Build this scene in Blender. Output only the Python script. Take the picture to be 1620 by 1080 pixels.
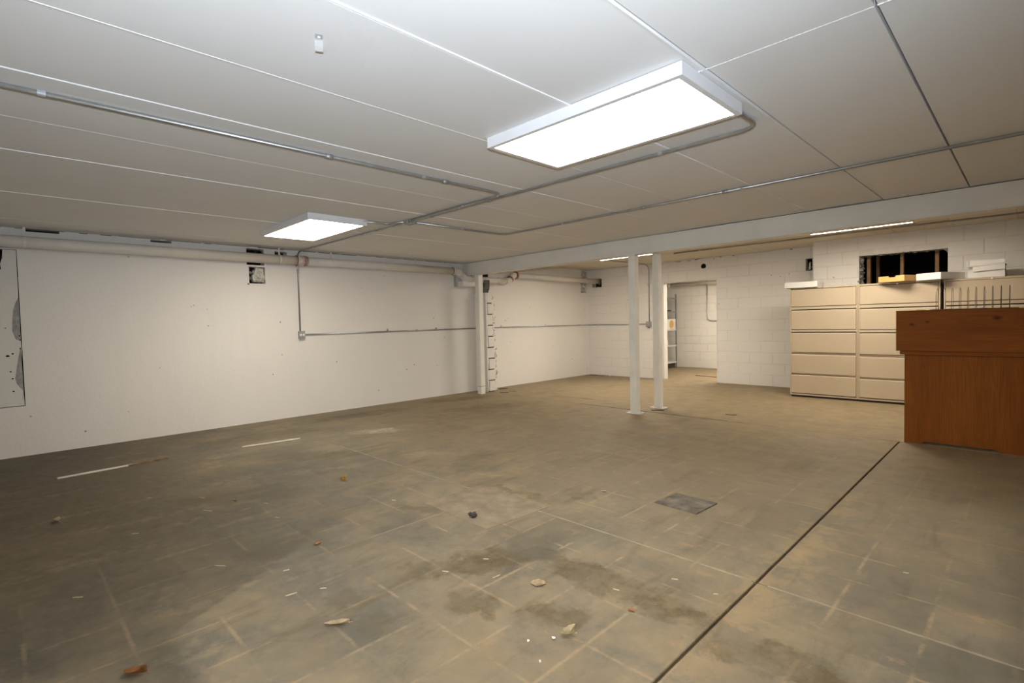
import bpy, bmesh, math, random
from mathutils import Vector, Matrix

for o in list(bpy.data.objects):
    bpy.data.objects.remove(o, do_unlink=True)
SC = bpy.context.scene
COL = SC.collection

# ------------------------------------------------------------------ camera
CAM_POS = Vector((7.2494, 0.0, 1.25))
RT = Vector((0.70451049, 0.70930549, -0.02346659))
UP = Vector((-0.00983579, 0.04282124, 0.99903433))
FW = Vector((-0.70962541, 0.70359936, -0.0371446))
cam_d = bpy.data.cameras.new('camera')
cam = bpy.data.objects.new('camera', cam_d)
COL.objects.link(cam)
M = Matrix.Identity(4)
for i in range(3):
    M[i][0] = RT[i]; M[i][1] = UP[i]; M[i][2] = -FW[i]; M[i][3] = CAM_POS[i]
cam.matrix_world = M
cam_d.sensor_width = 36.0
cam_d.lens = 818.11 / 1620 * 36.0
cam_d.clip_start = 0.05
SC.camera = cam

# ------------------------------------------------------------------ world, lights, exposure
world = bpy.data.worlds.new('world'); SC.world = world
world.use_nodes = True
world.node_tree.nodes['Background'].inputs[0].default_value = (0.9, 0.93, 1.0, 1)
world.node_tree.nodes['Background'].inputs[1].default_value = 0.0
vs = SC.view_settings
vs.view_transform = 'Standard'
try: vs.look = 'None'
except Exception: pass
vs.exposure = 0.0
vs.gamma = 1.0
vs.use_curve_mapping = False
LED_COL = (1.0, 0.895, 0.745)
LED_STR = 24.0
LED_BACK = 30.0
ADDED_LAMP_W = 1050.0
# photographer's flash held at the camera and bounced off the ceiling
fl_d = bpy.data.lights.new('bounce_flash', 'SPOT')
fl_d.energy = 425.0
fl_d.color = (0.76, 0.87, 1.0)
fl_d.spot_size = math.radians(125)
fl_d.spot_blend = 1.0
fl_d.shadow_soft_size = 0.03
fl = bpy.data.objects.new('bounce_flash', fl_d)
COL.objects.link(fl)
fl.location = (7.3, -0.05, 1.42)
fl.rotation_euler = (Vector((5.9, 0.95, 2.32)) - Vector(fl.location)).to_track_quat('-Z', 'Y').to_euler()

H = 2.319      # front bay ceiling
H2 = 2.40      # back bay ceiling
YW = 9.729     # back wall
YR = 9.18      # wall behind the cabinets
XR = 4.79      # its corner
X1 = 9.6       # right wall
Y0 = -1.3      # partition behind the camera
YB = -4.6      # far end of the room behind it
rnd = random.Random(7)

# ------------------------------------------------------------------ node helpers
class NT:
    def __init__(s, name):
        s.m = bpy.data.materials.new(name); s.m.use_nodes = True
        s.t = s.m.node_tree; s.n = s.t.nodes; s.l = s.t.links
        s.b = s.n['Principled BSDF']
    def new(s, ty, **kw):
        n = s.n.new(ty)
        for k, v in kw.items(): setattr(n, k, v)
        return n
    def put(s, sock, v):
        if isinstance(v, bpy.types.NodeSocket): s.l.new(v, sock)
        elif isinstance(v, (tuple, list)):
            if len(v) == 3 and sock.type == 'RGBA': v = (*v, 1)
            sock.default_value = v
        else: sock.default_value = v
    def pos(s):
        return s.new('ShaderNodeNewGeometry').outputs['Position']
    def obj(s):
        return s.new('ShaderNodeTexCoord').outputs['Object']
    def math(s, op, a, b=0.0, c=0.0, clamp=False):
        n = s.new('ShaderNodeMath', operation=op, use_clamp=clamp)
        s.put(n.inputs[0], a); s.put(n.inputs[1], b); s.put(n.inputs[2], c)
        return n.outputs[0]
    def mapping(s, vec, loc=(0, 0, 0), rot=(0, 0, 0), scale=(1, 1, 1)):
        n = s.new('ShaderNodeMapping'); s.put(n.inputs[0], vec)
        n.inputs[1].default_value = loc; n.inputs[2].default_value = rot; n.inputs[3].default_value = scale
        return n.outputs[0]
    def noise(s, vec, scale=5, detail=4, rough=0.55, dist=0.0):
        n = s.new('ShaderNodeTexNoise'); s.put(n.inputs['Vector'], vec)
        n.inputs['Scale'].default_value = scale; n.inputs['Detail'].default_value = detail
        n.inputs['Roughness'].default_value = rough; n.inputs['Distortion'].default_value = dist
        return n.outputs['Fac']
    def ramp(s, f, lo, hi, a=0.0, b=1.0):
        n = s.new('ShaderNodeMapRange', clamp=True); s.put(n.inputs[0], f)
        n.inputs[1].default_value = lo; n.inputs[2].default_value = hi
        n.inputs[3].default_value = a; n.inputs[4].default_value = b
        return n.outputs[0]
    def mix(s, f, a, b, mode='MIX'):
        n = s.new('ShaderNodeMix', data_type='RGBA', blend_type=mode)
        s.put(n.inputs['Factor'], f); s.put(n.inputs[6], a); s.put(n.inputs[7], b)
        return n.outputs[2]
    def sep(s, vec):
        n = s.new('ShaderNodeSeparateXYZ'); s.put(n.inputs[0], vec)
        return n.outputs
    def bump(s, h, strength=0.2, dist=0.01):
        n = s.new('ShaderNodeBump'); s.put(n.inputs['Height'], h)
        n.inputs['Strength'].default_value = strength; n.inputs['Distance'].default_value = dist
        s.l.new(n.outputs[0], s.b.inputs['Normal'])
    def out(s, col, rough=0.6, metal=0.0, spec=0.5):
        s.put(s.b.inputs['Base Color'], col); s.put(s.b.inputs['Roughness'], rough)
        s.put(s.b.inputs['Metallic'], metal); s.b.inputs['Specular IOR Level'].default_value = spec
        return s.m

def mat_plain(name, col, rough=0.6, metal=0.0, var=0.12, scale=6.0, bump=0.0, bscale=60, spec=0.5):
    t = NT(name); p = t.pos()
    n = t.noise(p, scale, 5)
    c = t.mix(t.ramp(n, 0.3, 0.7), tuple(x * (1 - var) for x in col), tuple(min(1, x * (1 + var)) for x in col))
    if bump: t.bump(t.noise(p, bscale, 3), bump, 0.01)
    return t.out(c, rough, metal, spec)

def mat_wall(name, col, vert=True):
    t = NT(name); p = t.pos()
    big = t.noise(p, 0.7, 5)
    c = t.mix(t.ramp(big, 0.3, 0.7), tuple(x * 0.955 for x in col), col)
    # roller and board marks, drawn out vertically
    st = t.noise(t.mapping(p, scale=(3.2, 3.2, 0.25)), 1.6, 4)
    c = t.mix(t.ramp(st, 0.56, 0.8, 0, 0.22), c, tuple(x * 0.88 for x in col))
    # scuffs
    sc = t.noise(t.mapping(p, scale=(1, 1, 0.6)), 9, 6, 0.7)
    zone = t.ramp(t.noise(p, 0.9, 2), 0.5, 0.65)
    c = t.mix(t.math('MULTIPLY', t.ramp(sc, 0.66, 0.74, 0, 0.4), zone), c, (0.36, 0.33, 0.29))
    # pits and nail holes
    v = t.new('ShaderNodeTexVoronoi'); t.put(v.inputs['Vector'], p); v.inputs['Scale'].default_value = 6.5
    pit = t.ramp(v.outputs['Distance'], 0.05, 0.075, 1, 0)
    sel = t.ramp(t.sep(v.outputs['Color'])[0], 0.72, 0.74)
    pm = t.math('MULTIPLY', t.math('MULTIPLY', pit, sel), t.ramp(t.noise(p, 1.3, 2), 0.42, 0.55))
    c = t.mix(t.math('MULTIPLY', pm, 0.8), c, (0.13, 0.115, 0.095))
    h = t.math('ADD', t.noise(p, 38, 5, 0.6), t.math('MULTIPLY', t.noise(p, 5, 3), 1.5))
    h = t.math('SUBTRACT', h, t.math('MULTIPLY', pm, 2.0))
    t.bump(h, 0.22, 0.012)
    return t.out(c, 0.62, 0, 0.3)

def mat_ceiling(name, col):
    t = NT(name); p = t.pos()
    c = t.mix(t.ramp(t.noise(p, 1.1, 4), 0.3, 0.7), tuple(x * 0.96 for x in col), col)
    # chips of brighter paint, drawn out along the planks
    fl_ = t.noise(t.mapping(p, scale=(2.2, 1, 1)), 24, 6, 0.75)
    zone = t.ramp(t.noise(p, 1.6, 3), 0.54, 0.66)
    c = t.mix(t.math('MULTIPLY', t.ramp(fl_, 0.71, 0.75), zone), c, (0.84, 0.84, 0.84))
    t.bump(t.noise(p, 90, 4), 0.07, 0.006)
    return t.out(c, 0.58, 0, 0.35)

def mat_floor(name):
    t = NT(name); p = t.pos(); X, Y, Z = t.sep(p)
    n1 = t.noise(p, 0.55, 6, 0.6, 0.4)
    n2 = t.noise(p, 2.3, 9, 0.68, 0.5)
    n3 = t.noise(p, 14, 8, 0.72)
    n4 = t.noise(t.mapping(p, loc=(3, 7, 0)), 4.2, 10, 0.72, 0.35)
    strk = t.noise(t.mapping(p, rot=(0, 0, 0.06), scale=(4.6, 1.0, 1)), 1.3, 8, 0.68, 0.3)
    grey = t.mix(t.ramp(n2, 0.35, 0.65), (0.125, 0.116, 0.102), (0.235, 0.21, 0.17))
    grey = t.mix(t.ramp(n3, 0.35, 0.68, 0, 0.55), grey, (0.26, 0.232, 0.19))
    grey = t.mix(t.ramp(n4, 0.54, 0.66, 0, 0.6), grey, (0.125, 0.117, 0.105))
    # ghosts of lifted floor tiles: each square its own depth of grey
    g = 0.3083
    ux = t.math('DIVIDE', t.math('SUBTRACT', X, 6.352), g); uy = t.math('DIVIDE', t.math('SUBTRACT', Y, 2.483), g)
    cell = t.new('ShaderNodeCombineXYZ'); t.put(cell.inputs[0], t.math('FLOOR', ux)); t.put(cell.inputs[1], t.math('FLOOR', uy))
    wn = t.new('ShaderNodeTexWhiteNoise', noise_dimensions='2D'); t.put(wn.inputs['Vector'], cell.outputs[0])
    tilez = t.ramp(t.noise(p, 0.8, 3), 0.40, 0.58)
    grey = t.mix(t.math('MULTIPLY', t.math('MULTIPLY', wn.outputs['Value'], tilez), 0.6), grey, (0.098, 0.097, 0.092))
    def line(u, w):
        f = t.math('FRACT', t.math('ADD', u, 0.5)); d = t.math('ABSOLUTE', t.math('SUBTRACT', f, 0.5))
        d = t.math('ADD', d, t.math('MULTIPLY', t.math('SUBTRACT', t.noise(p, 40, 5, 0.7), 0.5), 0.06))
        return t.ramp(d, w * 0.3, w, 1, 0)
    wx = t.math('MULTIPLY', line(ux, 0.036), t.ramp(t.noise(p, 2.6, 6, 0.7), 0.47, 0.58))
    wy = t.math('MULTIPLY', line(uy, 0.036), t.ramp(t.noise(t.mapping(p, loc=(5, 3, 0)), 2.6, 6, 0.7), 0.47, 0.58))
    lines = t.math('MAXIMUM', wx, wy)
    lines = t.math('MULTIPLY', lines, t.ramp(X, 2.6, 4.6))
    c = t.mix(t.math('MULTIPLY', lines, 0.7), grey, (0.40, 0.32, 0.22))
    # sandy dust: drifts everywhere, thick in the back bay and along the open joint
    dust = t.ramp(t.math('ADD', t.math('MULTIPLY', n1, 0.5), t.math('ADD', t.math('MULTIPLY', n2, 0.25), t.math('MULTIPLY', n4, 0.25))), 0.45, 0.60, 0, 0.62)
    dj = t.ramp(t.math('ABSOLUTE', t.math('SUBTRACT', X, 6.40)), 0.0, 0.30, 1, 0)
    dj = t.math('MULTIPLY', dj, t.ramp(n4, 0.38, 0.54))
    back = t.ramp(t.math('ADD', Y, t.math('MULTIPLY', t.math('SUBTRACT', n1, 0.5), 1.6)), 1.9, 5.3, 0, 0.88)
    dust = t.math('MAXIMUM', dust, t.math('MULTIPLY', dj, 0.85))
    dust = t.math('MAXIMUM', dust, t.math('MULTIPLY', back, t.ramp(n4, 0.35, 0.6, 0.6, 1)))
    c = t.mix(dust, c, t.mix(t.ramp(t.noise(p, 6, 5), 0.3, 0.7), (0.31, 0.24, 0.155), (0.41, 0.315, 0.20)))
    # darker brown tone towards the corner by the left wall
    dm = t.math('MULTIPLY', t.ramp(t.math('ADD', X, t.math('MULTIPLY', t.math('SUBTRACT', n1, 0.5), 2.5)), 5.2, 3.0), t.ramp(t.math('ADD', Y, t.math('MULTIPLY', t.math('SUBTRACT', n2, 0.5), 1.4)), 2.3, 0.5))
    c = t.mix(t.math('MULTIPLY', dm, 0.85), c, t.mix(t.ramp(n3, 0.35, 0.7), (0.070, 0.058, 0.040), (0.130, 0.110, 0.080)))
    # dirty streaks
    c = t.mix(t.math('MULTIPLY', t.ramp(strk, 0.54, 0.64, 0, 0.5), t.ramp(Y, 2.8, 5.0, 1.0, 0.3)), c, (0.125, 0.102, 0.070))
    c = t.mix(t.math('MULTIPLY', t.ramp(strk, 0.44, 0.36, 0, 0.5), t.ramp(n3, 0.4, 0.6)), c, (0.33, 0.275, 0.20))
    # clay-coloured smears
    cl_ = t.math('MULTIPLY', t.ramp(t.noise(t.mapping(p, loc=(9, 2, 0), scale=(1, 1.8, 1)), 2.9, 9, 0.72), 0.60, 0.66), t.ramp(X, 4.4, 6.2))
    c = t.mix(t.math('MULTIPLY', cl_, 0.7), c, (0.38, 0.265, 0.16))
    # olive brown stains with a place and shape of their own: x, y, angle, half length, half width, strength
    stains = [(5.20, 1.72, 1.05, 0.42, 0.13, 0.85), (5.75, 2.02, 0.05, 0.55, 0.12, 0.9), (6.15, 2.03, 0.0, 0.35, 0.11, 0.9),
              (5.50, 1.42, 0.3, 0.16, 0.10, 0.75), (5.83, 1.62, 0.8, 0.17, 0.10, 0.7), (6.60, 1.95, 0.1, 0.32, 0.10, 0.8),
              (2.3, 2.1, 0.9, 0.55, 0.20, 0.6), (3.1, 1.25, 1.0, 0.5, 0.2, 0.6), (1.0, 2.2, 1.4, 0.8, 0.25, 0.6),
              (0.6, 3.6, 1.5, 0.9, 0.22, 0.7), (0.55, 5.4, 1.3, 0.7, 0.25, 0.75), (1.6, 5.2, 1.2, 0.9, 0.3, 0.45),
              (5.0, 2.9, 0.2, 0.14, 0.06, 0.6), (4.55, 2.65, 0.1, 0.45, 0.05, 0.6), (4.35, 2.0, 0.5, 0.3, 0.06, 0.55),
              (4.2, 1.1, 0.9, 0.35, 0.18, 0.45), (6.75, 1.35, 1.5, 0.25, 0.12, 0.6), (2.0, 6.6, 0.1, 0.6, 0.1, 0.5),
              (5.05, 1.05, 0.4, 0.12, 0.10, 0.5), (5.3, 1.1, 0.2, 0.10, 0.08, 0.4)]
    sep = None
    wob = t.new('ShaderNodeTexNoise'); t.put(wob.inputs['Vector'], p); wob.inputs['Scale'].default_value = 5; wob.inputs['Detail'].default_value = 6
    wob.inputs['Roughness'].default_value = 0.7
    va = t.new('ShaderNodeVectorMath', operation='MULTIPLY_ADD'); t.put(va.inputs[0], wob.outputs['Color'])
    va.inputs[1].default_value = (0.46, 0.46, 0); t.put(va.inputs[2], p)
    va2 = t.new('ShaderNodeVectorMath', operation='SUBTRACT'); t.put(va2.inputs[0], va.outputs[0]); va2.inputs[1].default_value = (0.23, 0.23, 0)
    wp = va2.outputs[0]
    for (x, y, a, lx, ly, s_) in stains:
        mp = t.new('ShaderNodeMapping', vector_type='TEXTURE'); t.put(mp.inputs[0], wp)
        mp.inputs[1].default_value = (x, y, 0); mp.inputs[2].default_value = (0, 0, a); mp.inputs[3].default_value = (lx, ly, 100)
        ln = t.new('ShaderNodeVectorMath', operation='LENGTH'); t.put(ln.inputs[0], mp.outputs[0])
        r = t.ramp(ln.outputs['Value'], 0.62, 1.05, s_, 0)
        sep = r if sep is None else t.math('MAXIMUM', sep, r)
    sep = t.math('MULTIPLY', sep, t.math('MULTIPLY', t.ramp(n4, 0.36, 0.58, 0.25, 0.95), t.ramp(n3, 0.36, 0.58, 0.5, 1)))
    c = t.mix(sep, c, (0.085, 0.064, 0.027))
    # white plaster spill
    for (x, y, a, lx, ly, s_) in [(1.80, 3.15, 0.9, 0.34, 0.14, 0.6), (1.78, 3.25, 0.7, 0.12, 0.05, 0.5)]:
        mp = t.new('ShaderNodeMapping', vector_type='TEXTURE'); t.put(mp.inputs[0], wp)
        mp.inputs[1].default_value = (x, y, 0); mp.inputs[2].default_value = (0, 0, a); mp.inputs[3].default_value = (lx, ly, 100)
        ln = t.new('ShaderNodeVectorMath', operation='LENGTH'); t.put(ln.inputs[0], mp.outputs[0])
        c = t.mix(t.math('MULTIPLY', t.ramp(ln.outputs['Value'], 0.3, 1.1, s_, 0), t.ramp(n3, 0.35, 0.62)), c, (0.60, 0.57, 0.52))
    # specks
    sp = t.noise(p, 75, 3, 0.6)
    c = t.mix(t.ramp(sp, 0.70, 0.74, 0, 0.55), c, (0.46, 0.40, 0.31))
    c = t.mix(t.ramp(sp, 0.30, 0.25, 0, 0.5), c, (0.06, 0.05, 0.04))
    t.bump(t.math('ADD', n3, t.math('MULTIPLY', t.noise(p, 60, 4), 0.5)), 0.12, 0.008)
    c = t.mix(1.0, c, (0.815, 0.79, 0.69), 'MULTIPLY')
    return t.out(c, t.ramp(n2, 0.3, 0.7, 0.55, 0.78), 0, 0.35)

def mat_oak(name, horizontal):
    t = NT(name); p = t.pos()
    sc = (0.55, 9, 9) if horizontal else (9, 9, 0.55)
    wv = t.noise(t.mapping(p, scale=sc), 1.5, 3, 0.5, 0.8)
    ring = t.math('FRACT', t.math('MULTIPLY', wv, 9.0))
    ring = t.ramp(t.math('ABSOLUTE', t.math('SUBTRACT', ring, 0.5)), 0.0, 0.5)
    fine = t.noise(t.mapping(p, scale=tuple(x * 9 if x > 1 else x * 3 for x in sc)), 1.6, 5, 0.65)
    patch = t.noise(t.mapping(p, scale=tuple(x * 0.35 if x > 1 else x for x in sc)), 1.3, 3)
    c = t.mix(t.ramp(patch, 0.3, 0.7), (0.235, 0.068, 0.009), (0.33, 0.106, 0.015))
    c = t.mix(t.math('MULTIPLY', ring, 0.38), c, (0.165, 0.048, 0.008))
    c = t.mix(t.ramp(fine, 0.45, 0.75, 0, 0.5), c, (0.14, 0.040, 0.007))
    if horizontal:   # knots in the top band
        for (x, z, r) in [(6.44, 1.14, 0.016), (6.555, 1.162, 0.012), (7.03, 1.19, 0.022)]:
            mp = t.new('ShaderNodeMapping', vector_type='TEXTURE'); t.put(mp.inputs[0], p)
            mp.inputs[1].default_value = (x, 6.15, z); mp.inputs[3].default_value = (r * 1.7, 1, r)
            ln = t.new('ShaderNodeVectorMath', operation='LENGTH'); t.put(ln.inputs[0], mp.outputs[0])
            c = t.mix(t.ramp(ln.outputs['Value'], 0.3, 1.1, 0.85, 0), c, (0.05, 0.018, 0.006))
    t.bump(fine, 0.06, 0.004)
    return t.out(c, 0.55, 0, 0.14)

def mat_emit(name, col, s):
    m = bpy.data.materials.new(name); m.use_nodes = True
    nt = m.node_tree; nt.nodes.clear()
    e = nt.nodes.new('ShaderNodeEmission'); e.inputs[0].default_value = (*col, 1); e.inputs[1].default_value = s
    o = nt.nodes.new('ShaderNodeOutputMaterial'); nt.links.new(e.outputs[0], o.inputs[0])
    return m

MT = {}
MT['wall'] = mat_wall('painted_concrete', (0.80, 0.765, 0.715))
MT['block'] = mat_wall('painted_block', (0.78, 0.75, 0.70))
MT['infill'] = mat_wall('patched_concrete', (0.70, 0.68, 0.63))
MT['ceil'] = mat_ceiling('ceiling_paint', (0.80, 0.79, 0.775))
MT['ceil_bounce'] = mat_ceiling('ceiling_paint_bounce', (0.66, 0.60, 0.49))  # same planks; warm bounce from the floor is put into the colour
MT['bead'] = mat_plain('caulk', (0.84, 0.83, 0.815), 0.4, var=0.05)
MT['gap'] = mat_plain('joint_dark', (0.05, 0.045, 0.04), 0.9)
MT['void'] = mat_plain('void', (0.012, 0.011, 0.010), 1.0, spec=0.0)
MT['soot'] = mat_plain('soot', (0.035, 0.034, 0.033), 1.0, var=0.5, scale=14, bump=0.5, bscale=25, spec=0.05)
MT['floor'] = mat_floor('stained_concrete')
MT['filler'] = mat_plain('joint_filler', (0.275, 0.235, 0.175), 0.85, var=0.25, scale=9)
MT['sand'] = mat_plain('joint_sand', (0.16, 0.11, 0.07), 0.9, var=0.5, scale=8)
MT['plate'] = mat_plain('cover_plate', (0.135, 0.122, 0.100), 0.75, var=0.45, scale=12, bump=0.2, spec=0.2)
MT['patch'] = mat_plain('patch_concrete', (0.205, 0.167, 0.113), 0.85, var=0.25, scale=9, bump=0.25)
MT['beam'] = mat_plain('grey_enamel', (0.74, 0.715, 0.65), 0.45, var=0.06, scale=2.5, bump=0.05)
MT['post'] = mat_plain('post_enamel', (0.78, 0.755, 0.68), 0.45, var=0.07, scale=4, bump=0.05)
MT['pipe'] = mat_plain('painted_pipe', (0.70, 0.66, 0.60), 0.5, var=0.07, scale=3, bump=0.06)
MT['rust'] = mat_plain('red_primer', (0.30, 0.12, 0.09), 0.7, var=0.5, scale=22)
MT['pinkish'] = mat_plain('worn_coupling', (0.60, 0.50, 0.45), 0.6, var=0.3, scale=28)
MT['galv'] = mat_plain('galvanised', (0.46, 0.465, 0.46), 0.38, 0.85, var=0.12, scale=12)
MT['galv_strap'] = mat_plain('zinc_strap', (0.66, 0.67, 0.68), 0.4, 0.3, var=0.08)
MT['galv_box'] = mat_plain('galvanised_box', (0.40, 0.41, 0.41), 0.5, 0.6, var=0.12, scale=12)
MT['white'] = mat_plain('white_enamel', (0.78, 0.78, 0.79), 0.4, var=0.03)
MT['outlet'] = mat_plain('white_plastic', (0.82, 0.81, 0.79), 0.4, var=0.03)
MT['cab'] = mat_plain('beige_enamel', (0.50, 0.405, 0.285), 0.42, var=0.04, scale=2, bump=0.03, bscale=200)
MT['cab_lip_lit'] = mat_plain('beige_lip_highlight', (0.56, 0.455, 0.33), 0.32, var=0.03)  # cabinet enamel made lighter, painting the highlight along the pulls
MT['chrome'] = mat_plain('chrome', (0.6, 0.6, 0.6), 0.2, 1.0)
MT['oak_v'] = mat_oak('oak_vertical', False)
MT['oak_h'] = mat_oak('oak_horizontal', True)
MT['card'] = mat_plain('cardboard', (0.60, 0.37, 0.13), 0.7, var=0.06)
MT['paper'] = mat_plain('white_card', (0.76, 0.74, 0.70), 0.6, var=0.04)
MT['paper_grey'] = mat_plain('grey_card', (0.60, 0.59, 0.55), 0.6, var=0.05)
MT['card_shaded'] = mat_plain('shaded_card', (0.20, 0.20, 0.185), 0.7)  # shaded side of the white carton; the shade is put into the colour
MT['stud'] = mat_plain('stud_wood', (0.34, 0.185, 0.09), 0.75, var=0.25, scale=9)
MT['rubble'] = mat_plain('broken_masonry', (0.60, 0.57, 0.50), 0.95, var=0.45, scale=16, bump=0.6, bscale=40, spec=0.1)
MT['rubble_d'] = mat_plain('broken_concrete', (0.26, 0.25, 0.23), 0.95, var=0.5, scale=14, bump=0.7, bscale=30, spec=0.1)
MT['mortar'] = mat_plain('painted_mortar', (0.70, 0.67, 0.62), 0.8, var=0.1)
MT['shelf'] = mat_plain('grey_steel', (0.25, 0.26, 0.265), 0.45, 0.3, var=0.08)
MT['stick'] = mat_plain('pale_stick', (0.72, 0.68, 0.60), 0.7)
MT['splint'] = mat_plain('splinter_wood', (0.56, 0.48, 0.34), 0.8)
MT['twig'] = mat_plain('brown_stick', (0.20, 0.13, 0.07), 0.85, var=0.3, scale=20)
MT['leaf_y'] = mat_plain('yellow_leaf', (0.62, 0.40, 0.06), 0.7, var=0.3, scale=40)
MT['leaf_t'] = mat_plain('tan_leaf', (0.55, 0.44, 0.28), 0.7, var=0.25, scale=40)
MT['leaf_p'] = mat_plain('pale_leaf', (0.62, 0.54, 0.36), 0.7, var=0.2, scale=40)
MT['leaf_r'] = mat_plain('rust_leaf', (0.42, 0.20, 0.08), 0.75, var=0.3, scale=40)
MT['clod'] = mat_plain('dark_clod', (0.045, 0.035, 0.035), 0.9, var=0.4, scale=40)
MT['strip'] = mat_plain('dark_strip', (0.10, 0.075, 0.055), 0.8, var=0.3)
MT['red_board'] = mat_plain('red_brown_board', (0.25, 0.11, 0.07), 0.7, var=0.2)
MT['blue'] = mat_plain('blue_plastic', (0.10, 0.18, 0.42), 0.4)
MT['yellow'] = mat_plain('yellow_paint', (0.65, 0.48, 0.08), 0.5)
MT['wire'] = mat_plain('wire', (0.22, 0.21, 0.20), 0.35, 0.8)
MT['led'] = mat_emit('led_front', LED_COL, LED_STR)
MT['led_i'] = mat_emit('led_inner', LED_COL, LED_BACK * 1.5)
MT['led_b'] = mat_emit('led_back', LED_COL, LED_BACK)

# ------------------------------------------------------------------ mesh helpers
def link(name, me, mat, parent=None, smooth=False):
    o = bpy.data.objects.new(name, me); COL.objects.link(o)
    if mat is not None:
        if len(me.materials) == 0: me.materials.append(MT[mat] if isinstance(mat, str) else mat)
    if parent is not None: o.parent = parent
    if smooth:
        for f in me.polygons: f.use_smooth = True
    return o
def bmobj(name, bm, mat, parent=None, smooth=False):
    bmesh.ops.recalc_face_normals(bm, faces=bm.faces)
    me = bpy.data.meshes.new(name); bm.to_mesh(me); bm.free()
    return link(name, me, mat, parent, smooth)
def addbox(bm, a, b, bev=0.0, seg=1):
    r = bmesh.ops.create_cube(bm, size=1.0)
    vs_ = r['verts']
    bmesh.ops.scale(bm, vec=(b[0] - a[0], b[1] - a[1], b[2] - a[2]), verts=vs_)
    bmesh.ops.translate(bm, vec=((a[0] + b[0]) / 2, (a[1] + b[1]) / 2, (a[2] + b[2]) / 2), verts=vs_)
    if bev > 0:
        es = list({e for v in vs_ for e in v.link_edges})
        bmesh.ops.bevel(bm, geom=es, offset=bev, segments=seg, affect='EDGES', profile=0.5)
def box(name, a, b, mat, parent=None, bev=0.0, seg=1):
    bm = bmesh.new(); addbox(bm, a, b, bev, seg)
    return bmobj(name, bm, mat, parent)
def boxes(name, lst, mat, parent=None, bev=0.0):
    bm = bmesh.new()
    for a, b in lst: addbox(bm, a, b, bev)
    return bmobj(name, bm, mat, parent)
def prism(name, pts, axis, d0, d1, mat, parent=None, bev=0.0):
    """polygon in the plane across `axis`, extruded from d0 to d1"""
    bm = bmesh.new()
    def mk(p, d):
        if axis == 'x': return (d, p[0], p[1])
        if axis == 'y': return (p[0], d, p[1])
        return (p[0], p[1], d)
    A = [bm.verts.new(mk(p, d0)) for p in pts]; B = [bm.verts.new(mk(p, d1)) for p in pts]
    bm.faces.new(A); bm.faces.new(B)
    n = len(pts)
    for i in range(n): bm.faces.new((A[i], A[(i + 1) % n], B[(i + 1) % n], B[i]))
    if bev:
        bmesh.ops.recalc_face_normals(bm, faces=bm.faces)
        bmesh.ops.bevel(bm, geom=list(bm.edges), offset=bev, segments=1, affect='EDGES')
    return bmobj(name, bm, mat, parent)
def fillet(path, r, n=6):
    P = [Vector(p) for p in path]; out = [P[0]]
    for i in range(1, len(P) - 1):
        a = (P[i - 1] - P[i]); b = (P[i + 1] - P[i]); la, lb = a.length, b.length
        a.normalize(); b.normalize()
        ang = a.angle(b)
        if ang > 3.1: out.append(P[i]); continue
        d = min(r / math.tan(ang / 2), la * 0.49, lb * 0.49)
        p0 = P[i] + a * d; p1 = P[i] + b * d
        for k in range(n + 1):
            t = k / n
            out.append(p0 * (1 - t) ** 2 + P[i] * 2 * t * (1 - t) + p1 * t * t)
    out.append(P[-1]); return out
def addtube(bm, path, r, seg=10, caps=True):
    P = [Vector(p) for p in path]; rings = []
    t0 = (P[1] - P[0]).normalized()
    nrm = t0.orthogonal().normalized()
    for i, p in enumerate(P):
        if i == 0: t = (P[1] - P[0])
        elif i == len(P) - 1: t = (P[-1] - P[-2])
        else: t = (P[i + 1] - P[i]).normalized() + (P[i] - P[i - 1]).normalized()
        t.normalize()
        nrm = (nrm - t * nrm.dot(t)).normalized(); bi = t.cross(nrm)
        rr = r[i] if isinstance(r, (list, tuple)) else r
        rings.append([bm.verts.new(p + (nrm * math.cos(2 * math.pi * k / seg) + bi * math.sin(2 * math.pi * k / seg)) * rr) for k in range(seg)])
    for a, b in zip(rings, rings[1:]):
        for k in range(seg):
            bm.faces.new((a[k], a[(k + 1) % seg], b[(k + 1) % seg], b[k]))
    if caps: bm.faces.new(rings[0]); bm.faces.new(rings[-1])
def tube(name, path, r, mat, parent=None, seg=10, bend=0.0):
    if bend: path = fillet(path, bend)
    bm = bmesh.new(); addtube(bm, path, r, seg)
    o = bmobj(name, bm, mat, parent)
    for f in o.data.polygons:
        f.use_smooth = len(f.vertices) == 4
    return o
def chunk(bm, c, s, rg, n=12):
    vs_ = []
    for i in range(n):
        v = Vector((rg.gauss(0, 1), rg.gauss(0, 1), rg.gauss(0, 1))).normalized() * rg.uniform(0.75, 1.1)
        vs_.append(bm.verts.new((c[0] + v.x * s[0], c[1] + v.y * s[1], c[2] + v.z * s[2])))
    r = bmesh.ops.convex_hull(bm, input=vs_)
    dead = [v for v in r['geom_interior'] if isinstance(v, bmesh.types.BMVert)]
    if dead: bmesh.ops.delete(bm, geom=dead, context='VERTS')
def rubble(name, lo, hi, n, size, mat, parent=None, seed=1):
    rg = random.Random(seed); bm = bmesh.new()
    for i in range(n):
        c = [rg.uniform(lo[k], hi[k]) for k in range(3)]
        chunk(bm, c, [size * rg.uniform(0.6, 1.3) for k in range(3)], rg)
    return bmobj(name, bm, mat, parent)
def empty(name, loc=(0, 0, 0)):
    o = bpy.data.objects.new(name, None); COL.objects.link(o); o.location = loc
    o.empty_display_size = 0.1
    return o
def tag(o, label, cat, group=None):
    o['label'] = label; o['category'] = cat
    if group: o['group'] = group
    return o
def struct(o, label, cat):
    o['kind'] = 'structure'; o['label'] = label; o['category'] = cat
    return o
def root_at(name, loc, label, cat, group=None):
    return tag(empty(name, loc), label, cat, group)
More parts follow.
